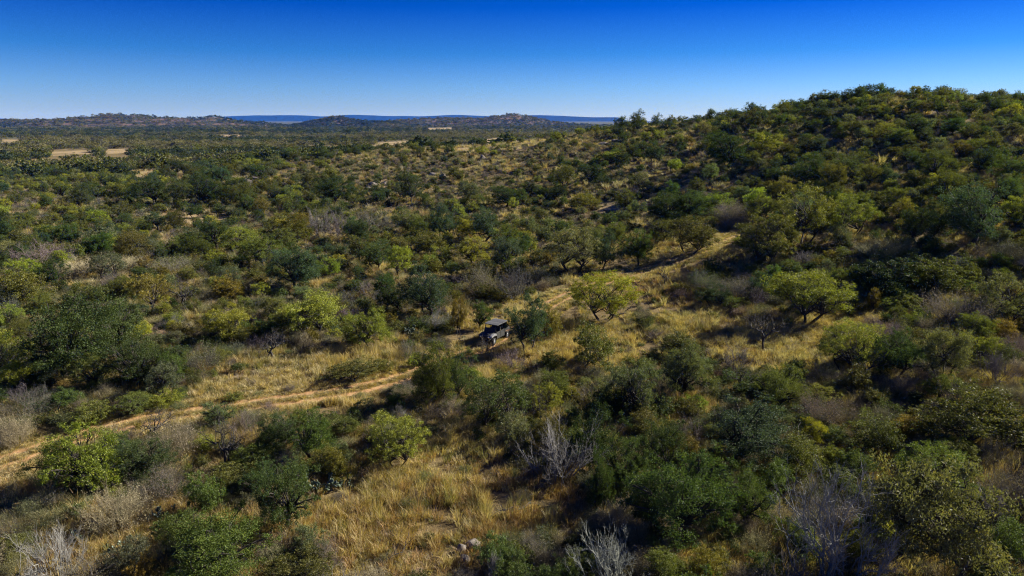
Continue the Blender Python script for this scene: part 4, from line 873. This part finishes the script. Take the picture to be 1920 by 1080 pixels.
# knee-high brush knitting the scrub together
n_b = 26000
ub = prng.uniform(0, 1, n_b); yb = np.sqrt(26 ** 2 + ub ** 1.25 * (240 ** 2 - 26 ** 2)); xb = prng.uniform(-.84, .84, n_b) * yb; zb = H(xb, yb); bpx, bpy_, bf = project(xb, yb, zb)
opn = np.any([inpoly(bpx, bpy_, p) for p in OPEN], axis=0); ok = ~np.any([inpoly(bpx, bpy_, p) for p in PALE], axis=0) & (track_off(xb, yb) > 2.0) & (~opn | (prng.uniform(0, 1, n_b) < .17))
ok &= (fbm(xb, yb, 12, 83, 3) > .40) | (prng.uniform(0, 1, n_b) < .25); ok &= ~((np.abs(bpx - 930) < 60) & (np.abs(bpy_ - 655) < 35))
for c in CG: ok &= np.hypot(xb - c[0], yb - c[1] + 1.2) > 2.3
xb, yb, zb, opn = xb[ok], yb[ok], zb[ok], opn[ok]; nb_ = len(xb); P, I, Sc, T = [], [], [], []
ks = prng.choice(3, nb_, p=[.40, .34, .26]); sp_n = fbm(xb, yb, 15, 87, 3)
for k in range(nb_):
    kd = (B, E, D_)[int((ks[k] + int(sp_n[k] > .56)) % 3)]; v = int(prng.integers(len(SH[kd]))); s = SH[kd][v]; w_ = prng.uniform(.7, 1.9) * (.55 if opn[k] else 1); h_ = w_ * prng.uniform(.4, .8)
    I.append(where[kd] + v); Sc.append((w_ / s.W, w_ / s.W, h_ / s.H)); ts = TSETS[kd] if kd != E else ['olive', 'mossy', 'sage', 'leafgreen', 'olive']; T.append(np.array(TINT[ts[int(prng.integers(len(ts)))]][0]) * prng.uniform(.6, 1.0))
scatter('low_brush', 'tangled knee-high brush between the trees and shrubs', protos, np.stack([xb, yb, zb - .05], 1), I, np.stack([0 * xb, 0 * xb, prng.uniform(0, 6.28, nb_)], 1), Sc, T)
print('low brush', nb_)
# the wooded plain out to the hills
g2 = np.random.default_rng(9)
n_far = 65000
uy = g2.uniform(0, 1, n_far); yf = 260 * (3000 / 260) ** (uy ** .72); xf = g2.uniform(-.86, .86, n_far) * yf
zf = H(xf, yf); fx_, fy_, ff = project(xf, yf, zf)
keep = ~np.any([inpoly(fx_, fy_, p) for p in PALE], axis=0)
band = fbm(xf / 3.2, yf, 85, 5, 4)                              # belts of trees with open strips between
keep &= (band > .46) | (g2.uniform(0, 1, n_far) < .16)
fpy_top = fy_ - 3.2 * FPX / ff; keep &= ~np.any([inpoly(fx_, fpy_top, p) for p in PALE], axis=0)
pc = project(xf, yf, zf); pond_c = ground(560, 252)
keep &= ((xf - pond_c[0]) / 46) ** 2 + ((yf - pond_c[1]) / 28) ** 2 > 1
vis = np.ones(n_far, bool)                                      # leave out what the near ridge hides
for t in np.linspace(.04, .9, 36): vis &= H(xf * t, yf * t) < CAM_H + (zf + 6 - CAM_H) * t
keep &= vis; xf, yf, zf = xf[keep], yf[keep], zf[keep]
# and on the rocky hills
for A_, Yg, Zg, mt, D in HILLS:
    if mt != 'rocky': continue
    k = 5200; rI = g2.integers(0, Zg.shape[0], k); cI = g2.integers(0, Zg.shape[1], k); ok = (Zg[rI, cI] > 2) & (g2.uniform(0, 1, k) < .8)
    jx = g2.uniform(-4, 4, ok.sum()); xf = np.r_[xf, A_[rI, cI][ok] + jx]; yf = np.r_[yf, Yg[rI, cI][ok]]; zf = np.r_[zf, Zg[rI, cI][ok] - .4]
nf = len(xf); sh = SH['far_tree']; I = g2.integers(0, len(sh), nf); sz = np.clip(g2.lognormal(-.15, .32, nf), .4, 1.7) * (1 + np.clip((yf - 400) / 2600, 0, .5))
ftints = np.array([(.055, .080, .024), (.045, .064, .020), (.105, .115, .026), (.14, .155, .03), (.11, .105, .045), (.19, .175, .065)])
tn_ = np.clip((fbm(xf / 2.5, yf, 110, 21, 3) - .5) * 3.2 + .5 + g2.normal(0, .15, nf), 0, .999); T = ftints[(tn_ * 6).astype(int)] * g2.uniform(.75, 1.25, nf)[:, None]
scatter('distant_woodland', 'scrub woodland covering the far plain and hills', [s.joint for s in sh], np.stack([xf, yf, zf - .2], 1), I, np.stack([0 * xf, 0 * xf, g2.uniform(0, 6.28, nf)], 1), np.stack([sz, sz, sz * g2.uniform(.6, .95, nf)], 1), T)
print('far trees', nf)

# ------------------------------------------------------------------ dry grass
def tuft(rng, n, hh, sp, w, lean=.5):
    a = rng.uniform(0, 6.283, n); r = sp * np.sqrt(rng.uniform(0, 1, n)); b = np.stack([r * np.cos(a), r * np.sin(a), np.full(n, -.03)], 1)
    d = np.stack([np.cos(a), np.sin(a), 0 * a], 1) * rng.uniform(.1, lean, n)[:, None] + rng.normal(0, .12, (n, 3)) * [1, 1, 0]; hgt = hh * rng.uniform(.5, 1.15, n)
    m_ = b + (d * .45 + [0, 0, .6]) * hgt[:, None]; t = b + (d * 1.3 + [0, 0, 1]) * hgt[:, None] * np.array([1, 1, .95]); s = unit(rng.normal(size=(n, 3)) * [1, 1, .1]) * w
    V = np.stack([b - s, b + s, m_ + s * .8, m_ - s * .8, t], 1).reshape(-1, 3); q_ = np.arange(n)[:, None] * 5
    return V, [q_ + np.array([[0, 1, 2, 3]]), q_ + np.array([[3, 2, 4]])], np.repeat(rng.uniform(0, 1, n), 5)
tufts = []
for k, (n, hh, sp_, w_) in enumerate([(60, .62, .34, .011), (75, .50, .42, .010), (50, .78, .26, .010), (90, .34, .50, .012), (70, .45, .45, .011), (45, .95, .22, .010)]):
    V, F, v = tuft(g2, n, hh, sp_, w_); tufts.append(raw_mesh('grass_tuft', V, F, [M['grass']], attrs={'var': ('FLOAT', v)}))
def grass_field(n, y0, y1, smul):
    u_ = g2.uniform(0, 1, n); y = np.sqrt(y0 ** 2 + u_ * (y1 ** 2 - y0 ** 2)); x = g2.uniform(-.84, .84, n) * y; z = H(x, y); px, py, f = project(x, y, z)
    to = track_off(x, y); wr = np.interp(px, [-100, 250, 360, 760, 860, 1000, 1300], [.7, .8, 1, 1, .85, .6, .5])
    inr = np.exp(-((to - .78) / .46) ** 2) * wr; dens = fbm(x, y, 7, 15, 3)
    k = (g2.uniform(0, 1, n) > inr * 1.1) & (g2.uniform(0, 1, n) < np.clip((dens - .26) * 3.4, .05, 1) * np.clip((fbm(x, y, 2.6, 19, 2) - .22) * 3.5, .1, 1)) & (~np.any([inpoly(px, py, p) for p in PALE], axis=0) | (g2.uniform(0, 1, n) < .35))
    return x[k], y[k], z[k], to[k], px[k], py[k], dens[k], smul * np.ones(k.sum())
parts_ = [grass_field(60000, 26, 75, 1.0), grass_field(42000, 75, 130, 1.25), grass_field(36000, 130, 300, 2.0)]
k = g2.integers(0, len(track), 6500); mid = g2.uniform(0, 1, 6500) < .35
off = np.where(mid, g2.normal(0, .2, 6500), np.sign(g2.uniform(-1, 1, 6500)) * g2.uniform(1.15, 2.3, 6500)); vx, vy = (track[k] + sn[k] * (off + wig[k])[:, None]).T
parts_.append((vx, vy, H(vx, vy), np.abs(off), *project(vx, vy, H(vx, vy))[:2], 0 * vx + .5, 0 * vx + 1))
x, y, z, to, px, py, dens, sm = (np.concatenate(c) for c in zip(*parts_)); n = len(x)
GT = np.array([(.50, .38, .15), (.55, .45, .22), (.37, .24, .11), (.50, .44, .27), (.25, .235, .09), (.25, .19, .125)])
wts = np.stack([.3 + fbm(x, y, 16, 41, 3), .2 + fbm(x, y, 11, 43, 3), np.clip(fbm(x, y, 9, 45, 3) * 2.4 - .75, 0, 2), np.clip(fbm(x, y, 20, 47, 3) * 2 - .6, 0, 2) + (y > 95) * .5, np.clip(fbm(x, y, 8, 49, 3) * 2.2 - .75, 0, 1), .15 + 0 * x], 1) ** 2
wts[:, :2] += ((to < 3.2) * .8)[:, None]; wts[:, 3] += (to < 3.6) * (px > 960) * 1.2; wts[:, 5] += .35 * (fbm(x, y, 3.1, 97, 2) > .55); wts[:, 2] += .45 * (py > 860); wts[:, 3] *= np.where(py > 860, .4, 1)
cs = np.cumsum(wts / wts.sum(1, keepdims=True), 1); ti = (g2.uniform(0, 1, n)[:, None] > cs).sum(1).clip(0, 5)
T = GT[ti] * g2.uniform(.68, 1.1, n)[:, None]
hs = np.where(to < 1.9, .42, np.where(to < 3.0, .75, 1.0)) * (.6 + .7 * fbm(x, y, 5, 55, 2)) * g2.uniform(.75, 1.25, n) * (.45 + 1.1 * fbm(x, y, 2.4, 57, 2)); sm = sm * np.where(to < 1.9, .7, 1)
scatter('dry_grass', 'tall golden dry grass between the shrubs', tufts, np.stack([x, y, z + (to < 1.6) * .08], 1), g2.integers(0, len(tufts), n), np.stack([g2.normal(0, .08, n), g2.normal(0, .08, n), g2.uniform(0, 6.28, n)], 1), np.stack([sm, sm, hs * (1 + (sm - 1) * .4)], 1), T)
print('grass', n)
# ------------------------------------------------------------------ rocks, cacti, logs
M['rock'] = plain_mat('granite', (.19, .165, .14), .9, 0, .55, 2.5, .2); M['darkrock'] = plain_mat('dark_rock', (.10, .085, .078), .9, 0, .6, 1.2, .2)
def boulder(px, py, w, h, label, mat='rock', group=None, seed=1):
    g_ = ground(px, py); f = project(*g_)[2]; W_, Hh = w * f / FPX, h * f / FPX
    bm = bmesh.new(); bmesh.ops.create_icosphere(bm, subdivisions=3, radius=.5); rr = np.random.default_rng(seed)
    pl = [(Vector(unit(rr.normal(size=3))), rr.uniform(.30, .44)) for _ in range(11)]
    for v in bm.verts:
        c = v.co.copy()
        for n_, d in pl:
            k = c.dot(n_) - d
            if k > 0: c -= n_ * k * .9
        v.co = c + Vector(rr.normal(0, .008, 3))
    me = bpy.data.meshes.new('boulder'); bm.to_mesh(me); bm.free(); me.materials.append(M[mat])
    o = obj('boulder', me, loc=(g_[0], g_[1], g_[2] + Hh * .22)); o.scale = (W_ * 1.1, W_ * rr.uniform(.8, 1.1), Hh * 1.25); o.rotation_euler = (rr.normal(0, .15), rr.normal(0, .15), rr.uniform(0, 6.28))
    tag(o, label, 'rock', group)
boulder(888, 1026, 28, 20, 'pale flat-topped boulder in the foreground grass', seed=3)
boulder(866, 1034, 20, 22, 'dark-sided boulder left of the pale foreground boulder', seed=4)
boulder(870, 1054, 26, 17, 'lowest of the three foreground boulders', seed=8)
rr = np.random.default_rng(31)
for k, (a, b, w, h) in enumerate([(462, 345, 22, 15), (478, 340, 16, 12), (494, 350, 24, 14), (510, 354, 20, 10), (470, 352, 14, 10), (530, 350, 18, 9), (452, 352, 12, 8)]):
    boulder(a, b, w, h, ['left rock of the dark ledge amid the left-hand scrub', 'upper left rock of the dark ledge', 'largest rock in the middle of the dark ledge', 'rock on the right half of the dark ledge', 'small front rock of the dark ledge', 'flat rock at the right end of the dark ledge', 'tiny rock at the left end of the dark ledge'][k], 'darkrock', 'rocks of the dark ledge', 40 + k)
for k, (a, b, w, h) in enumerate([(700, 350, 24, 10), (722, 347, 18, 9), (690, 356, 16, 8), (812, 330, 16, 9), (830, 332, 14, 8), (905, 300, 12, 12), (1150, 398, 40, 9), (1160, 268, 30, 9), (1130, 272, 18, 7), (1715, 172, 44, 10), (1740, 175, 20, 8), (1690, 176, 18, 7), (452, 434, 22, 12), (470, 440, 16, 9), (1815, 495, 16, 9)]):
    boulder(a, b, w, h, ['grey rock on the slope left of the tall dark central oak', 'second grey rock left of the tall dark central oak', 'small grey rock left of the tall dark central oak', 'rock under the oaks on the central slope', 'smaller rock under the oaks on the central slope', 'upright rock on the sandy rise',
            'low slab on the pale bare patch', 'long rock near the top of the central slope', 'short rock near the top of the central slope', 'broad rock on the bald hilltop', 'rock at the right of the bald hilltop', 'rock at the left of the bald hilltop', 'rock right of the tan clearing', 'smaller rock right of the tan clearing', 'pale rock in shade under the great hillside oak'][k], 'rock', 'rocks on the slopes', 70 + k)

def cactus_mat():
    m, n, l = new_mat('cactus_pad'); g = N(n, 'ShaderNodeTexCoord'); no = N(n, 'ShaderNodeTexNoise'); no.inputs['Scale'].default_value = 3; l(g.outputs['Object'], no.inputs['Vector'])
    r = ramp(n, [(.3, (.045, .07, .04)), (.6, (.075, .105, .06)), (.8, (.13, .15, .09))]); l(no.outputs[0], r.inputs[0]); b = N(n, 'ShaderNodeBsdfPrincipled'); b.inputs['Roughness'].default_value = .45; l(r.outputs[0], b.inputs['Base Color'])
    o = N(n, 'ShaderNodeOutputMaterial'); l(b.outputs[0], o.inputs[0]); return m
M['cactus'] = cactus_mat()
def pad_mesh():
    bm = bmesh.new(); bmesh.ops.create_uvsphere(bm, u_segments=10, v_segments=7, radius=1)
    for v in bm.verts:
        z = v.co.z; w = .62 + .22 * z
        v.co = Vector((v.co.x * w * .5, v.co.y * .12, (z + 1) * .5))
    me = bpy.data.meshes.new('pad'); bm.to_mesh(me); bm.free(); me.materials.append(M['cactus'])
    for p in me.polygons: p.use_smooth = True
    return me
PAD = pad_mesh()
def cactus(px, py, w, h, label, seed):
    g_ = ground(px, py); f = project(*g_)[2]; W_, Hh = w * f / FPX, h * f / FPX; rr = np.random.default_rng(seed)
    e = bpy.data.objects.new('prickly_pear', None); COL.objects.link(e); e.location = g_; tag(e, label, 'cactus', 'prickly pear clumps')
    def pad(b, d, s, lv):
        q_ = Vector(d).to_track_quat('Z', 'Y') ; o = obj('pad', PAD, e); o.location = b; o.rotation_mode = 'QUATERNION'; o.rotation_quaternion = q_ @ Matrix.Rotation(rr.uniform(0, 3.14), 3, 'Z').to_quaternion(); o.scale = (s, s, s)
        if lv < 3:
            for _ in range(rr.integers(1, 4)):
                nd = unit(np.array(d) + rr.normal(0, .45, 3) + [0, 0, .2]); pad(np.array(b) + np.array(d) * s * .92, nd, s * rr.uniform(.8, 1.0), lv + 1)
    for _ in range(int(5 + W_ * 3)):
        a = rr.uniform(0, 6.28); r = W_ * .42 * math.sqrt(rr.uniform(0, 1)); b = np.array([r * math.cos(a), r * math.sin(a), -.05])
        pad(b, unit(np.array([math.cos(a) * .5, math.sin(a) * .5, 1]) + rr.normal(0, .25, 3)), Hh / 3.1 * rr.uniform(.75, 1.1), rr.integers(0, 2))
cactus(600, 916, 50, 44, 'large dark prickly pear right of the tall dark oak', 3)
cactus(648, 914, 26, 20, 'small prickly pear in grass right of the large one', 4)
cactus(158, 1010, 46, 34, 'prickly pear with pale pads in the lower left shade', 5)
cactus(225, 1036, 44, 34, 'prickly pear with tall pads left of the large leafy oak', 6)
cactus(312, 972, 40, 30, 'shaded prickly pear under the fawn twiggy shrub', 7)
cactus(772, 632, 20, 22, 'little prickly pear in grass left of the buggy', 8)

def log(px, py, dx, dy, r, label, mat, seed):
    a, b = ground(px, py), ground(px + dx, py + dy); rr = np.random.default_rng(seed); e = bpy.data.objects.new('fallen_branch', None); COL.objects.link(e); e.location = a; tag(e, label, 'branch')
    v = b - a; ln = np.linalg.norm(v); p = bend(np.array([0, 0, r * .8]), v + [0, 0, ln * .22], 7, rr, .05)
    V, F = tubes([(p, np.linspace(r, r * .4, 7))], 7); obj('stem', raw_mesh('stem', V, [F], [M[mat]], smooth=True), e)
    tw = []
    for k in range(9):
        s = p[rr.integers(2, 7)]; d = unit(v / ln + rr.normal(0, .6, 3) + [0, 0, .35]); tw.append((bend(s, s + d * ln * rr.uniform(.2, .5), 4, rr, .08), np.linspace(r * .4, r * .1, 4)))
    V, F = tubes(tw, 4); obj('twig_mass', raw_mesh('twig_mass', V, [F], [M[mat]], smooth=True), e)
log(1446, 862, 70, -28, .12, 'pale-tipped fallen branch right of the broad blue-green oak', 'deadwood', 2)
log(1140, 598, 40, -10, .10, 'dark fallen log at the foot of the round bright lime tree', 'darkdead', 3)
log(690, 1080, 70, -40, .05, 'thin dead branch lying in the foreground grass', 'darkdead', 4)
log(1010, 948, -60, 24, .06, 'thin dark stick lying in the foreground grass shadow', 'darkdead', 6)

# ------------------------------------------------------------------ the buggy (four-seat off-road side-by-side)
M['ubody'] = plain_mat('grey_panel', (.045, .045, .044), .5, 0, .15, 3); M['ublack'] = plain_mat('black_plastic', (.014, .014, .016), .55, 0, .2, 6); M['uroof'] = plain_mat('roof_panel', (.10, .10, .098), .6, 0, .15, 3)
M['tyre'] = plain_mat('tyre_rubber', (.016, .016, .016), .85, 0, .3, 10); M['rim'] = plain_mat('rim_metal', (.30, .31, .33), .35, .8, .1, 5); M['seat'] = plain_mat('seat_fabric', (.05, .05, .055), .8, 0, .3, 6)
M['lamp'] = plain_mat('lamp_lens', (.6, .62, .65), .08, .2, .05, 5); M['steel'] = plain_mat('cage_tube', (.02, .02, .022), .35, .6, .1, 6); M['pale'] = plain_mat('glint_panel', (.30, .30, .30), .3, .1, .1, 4)  # last grey is the body panel with a sun glint painted into its colour
def mesh_of(name, fn, mat, parent, bevel=0):
    bm = bmesh.new(); fn(bm)
    if bevel: bmesh.ops.bevel(bm, geom=list(bm.edges), offset=bevel, segments=2, affect='EDGES', clamp_overlap=True)
    bmesh.ops.recalc_face_normals(bm, faces=bm.faces); me = bpy.data.meshes.new(name); bm.to_mesh(me); bm.free(); me.materials.append(M[mat]); return obj(name, me, parent)
def box(bm, x0, x1, y0, y1, z0, z1): 
    r_ = bmesh.ops.create_cube(bm, size=1)
    for v in r_['verts']: v.co = Vector(((x0 + x1) / 2 + v.co.x * (x1 - x0), (y0 + y1) / 2 + v.co.y * (y1 - y0), (z0 + z1) / 2 + v.co.z * (z1 - z0)))
def prism(bm, side, y0, y1):
    a = [bm.verts.new((x, y0, z)) for x, z in side]; b = [bm.verts.new((x, y1, z)) for x, z in side]; n = len(side)
    bm.faces.new(a); bm.faces.new(b[::-1])
    for k in range(n): bm.faces.new((a[k], a[(k + 1) % n], b[(k + 1) % n], b[k]))
def tube_part(name, pts, r, mat, parent):
    V, F = tubes([(np.array(p, float), np.full(len(p), r)) for p in pts], 8); return obj(name, raw_mesh(name, V, [F], [M[mat]], smooth=True), parent)
bg_ = bpy.data.objects.new('off_road_buggy', None); COL.objects.link(bg_); tag(bg_, 'black and grey roofed off-road buggy parked on the track', 'buggy')
bg_.location = (BUG[0] + .1, BUG[1] + .9, float(H(BUG[0] + .1, BUG[1] + .9)) + .1); bg_.rotation_euler = (0, 0, math.atan2(-.87, -.50))
# local: +x forward, y left, z up; length 3.9
mesh_of('chassis', lambda b: box(b, -1.75, 1.75, -.52, .52, .36, .52), 'ublack', bg_, .03)
hood = mesh_of('hood', lambda b: prism(b, [(.80, .55), (.80, 1.18), (1.2, 1.15), (1.74, 1.0), (1.90, .80), (1.86, .55)], -.52, .52), 'ubody', bg_, .04)
mesh_of('hood_vent', lambda b: box(b, 1.25, 1.5, -.22, .22, 1.09, 1.135), 'ublack', hood)
mesh_of('grille', lambda b: box(b, 1.88, 1.94, -.36, .36, .55, .86), 'ublack', bg_, .01)
for s in (-1, 1):
    mesh_of('headlight', lambda b: box(b, 1.78, 1.93, s * .45 - .10, s * .45 + .10, .80, .93), 'lamp', bg_, .02)
    y0, y1 = sorted((s * .52, s * .80))
    mesh_of('fender', lambda b: prism(b, [(.78, .80), (.86, 1.08), (1.35, 1.12), (1.80, 1.0), (1.88, .84), (1.70, .86), (1.3, .95), (1.0, .92)], y0, y1), 'pale' if s > 0 else 'ubody', bg_, .02)  # left fender gets the painted glint tone, right keeps the body colour
    mesh_of('rear_fender', lambda b: prism(b, [(-1.9, .86), (-1.86, 1.08), (-1.3, 1.14), (-.85, 1.10), (-.8, .82), (-1.0, .9), (-1.4, .95)], y0, y1), 'ubody', bg_, .02)
    for x0, x1 in ((.02, .77), (-.80, -.02)):
        d = mesh_of('door', lambda b: prism(b, [(x0, .46), (x0, 1.16), (x1, 1.20), (x1, .46)], s * .74 - .03, s * .74 + .03), 'ubody', bg_, .015)
        mesh_of('door_handle', lambda b: box(b, x0 + .08, x0 + .22, s * .782 - .012, s * .782 + .012, 1.02, 1.06), 'ublack', d)
    tube_part('roll_cage', [[(.95, s * .66, 1.10), (.52, s * .70, 1.80), (-.30, s * .71, 1.83), (-1.25, s * .70, 1.79), (-1.60, s * .66, 1.02)], [(-.30, s * .71, 1.83), (-.36, s * .72, .60)]], .042, 'steel', bg_)
tube_part('cross_bar', [[(.52, -.70, 1.80), (.52, .70, 1.80)], [(-.30, -.71, 1.83), (-.30, .71, 1.83)], [(-1.25, -.70, 1.79), (-1.25, .70, 1.79)]], .034, 'steel', bg_)
for x0, x1 in ((-.36, .68), (-1.42, -.40)):
    mesh_of('roof_panel', lambda b: prism(b, [(x0, 1.855), (x0, 1.915), ((x0 + x1) / 2, 1.945), (x1, 1.905), (x1, 1.845)], -.80, .80), 'uroof', bg_, .015)
mesh_of('windscreen', lambda b: prism(b, [(.97, 1.16), (1.0, 1.16), (.75, 1.54), (.72, 1.54)], -.62, .62), 'ublack', bg_)
mesh_of('rear_panel', lambda b: prism(b, [(-1.36, 1.0), (-1.32, 1.0), (-1.24, 1.76), (-1.28, 1.76)], -.66, .66), 'ublack', bg_)
mesh_of('dashboard', lambda b: prism(b, [(.58, .80), (.58, 1.20), (.79, 1.22), (.79, .80)], -.64, .64), 'ublack', bg_, .03)
a = np.arange(17) * 2 * np.pi / 16; tube_part('steering_wheel', [[(.48 + .10 * math.sin(t), .32 + .18 * math.cos(t), 1.22 + .15 * math.sin(t)) for t in a]], .018, 'ublack', bg_)
for x in (.02, -.92):
    for s in (-1, 1):
        st = mesh_of('seat', lambda b: box(b, x - .22, x + .28, s * .33 - .24, s * .33 + .24, .62, .80), 'seat', bg_, .05)
        mesh_of('backrest', lambda b: prism(b, [(x - .24, .74), (x - .40, 1.46), (x - .28, 1.50), (x - .10, .76)], s * .33 - .23, s * .33 + .23), 'seat', st, .04)
mesh_of('cargo_bed', lambda b: (box(b, -1.95, -1.38, -.60, .60, .84, .90), box(b, -1.97, -1.92, -.60, .60, .90, 1.16), box(b, -1.92, -1.38, -.62, -.57, .90, 1.16), box(b, -1.92, -1.38, .57, .62, .90, 1.16)), 'ublack', bg_)
tube_part('bumper', [[(1.84, -.46, .50), (2.04, -.40, .56), (2.04, .40, .56), (1.84, .46, .50)], [(2.03, -.38, .56), (1.99, -.34, .92), (1.99, .34, .92), (2.03, .38, .56)]], .032, 'steel', bg_)
for s in (-1, 1): mesh_of('tail_light', lambda b: box(b, -1.99, -1.972, s * .48 - .06, s * .48 + .06, .98, 1.06), 'rim', bg_)
def wheel_mesh(name, prof, mat, seg=28, lug=0):
    V = []; 
    for k in range(seg):
        t = 2 * math.pi * k / seg; e = lug * (k % 2)
        for y, r_ in prof: rr_ = r_ + (e if r_ > .29 else 0); V.append((rr_ * math.cos(t), y, rr_ * math.sin(t)))
    m_ = len(prof); F = [[k * m_ + j, k * m_ + (j + 1) % m_, ((k + 1) % seg) * m_ + (j + 1) % m_, ((k + 1) % seg) * m_ + j] for k in range(seg) for j in range(m_)]
    return raw_mesh(name, V, [F], [M[mat]])
TY = wheel_mesh('tyre', [(-.13, .19), (-.14, .28), (-.10, .345), (.10, .345), (.14, .28), (.13, .19)], 'tyre', 32, .018)
RM = wheel_mesh('rim', [(-.10, .02), (-.115, .10), (-.12, .195), (.12, .195), (.115, .10), (.10, .02)], 'rim', 20)
for x in (1.28, -1.36):
    for s in (-1, 1):
        w = bpy.data.objects.new('wheel', None); COL.objects.link(w); w.parent = bg_; w.location = (x, s * .68, .345)
        obj('tyre', TY, w); obj('rim', RM, w)
        tube_part('suspension_arm', [[(x - .12, s * .25, .44), (x, s * .56, .36)], [(x + .12, s * .25, .44), (x, s * .56, .36)], [(x, s * .36, .80), (x, s * .54, .40)]], .022, 'steel', bg_)
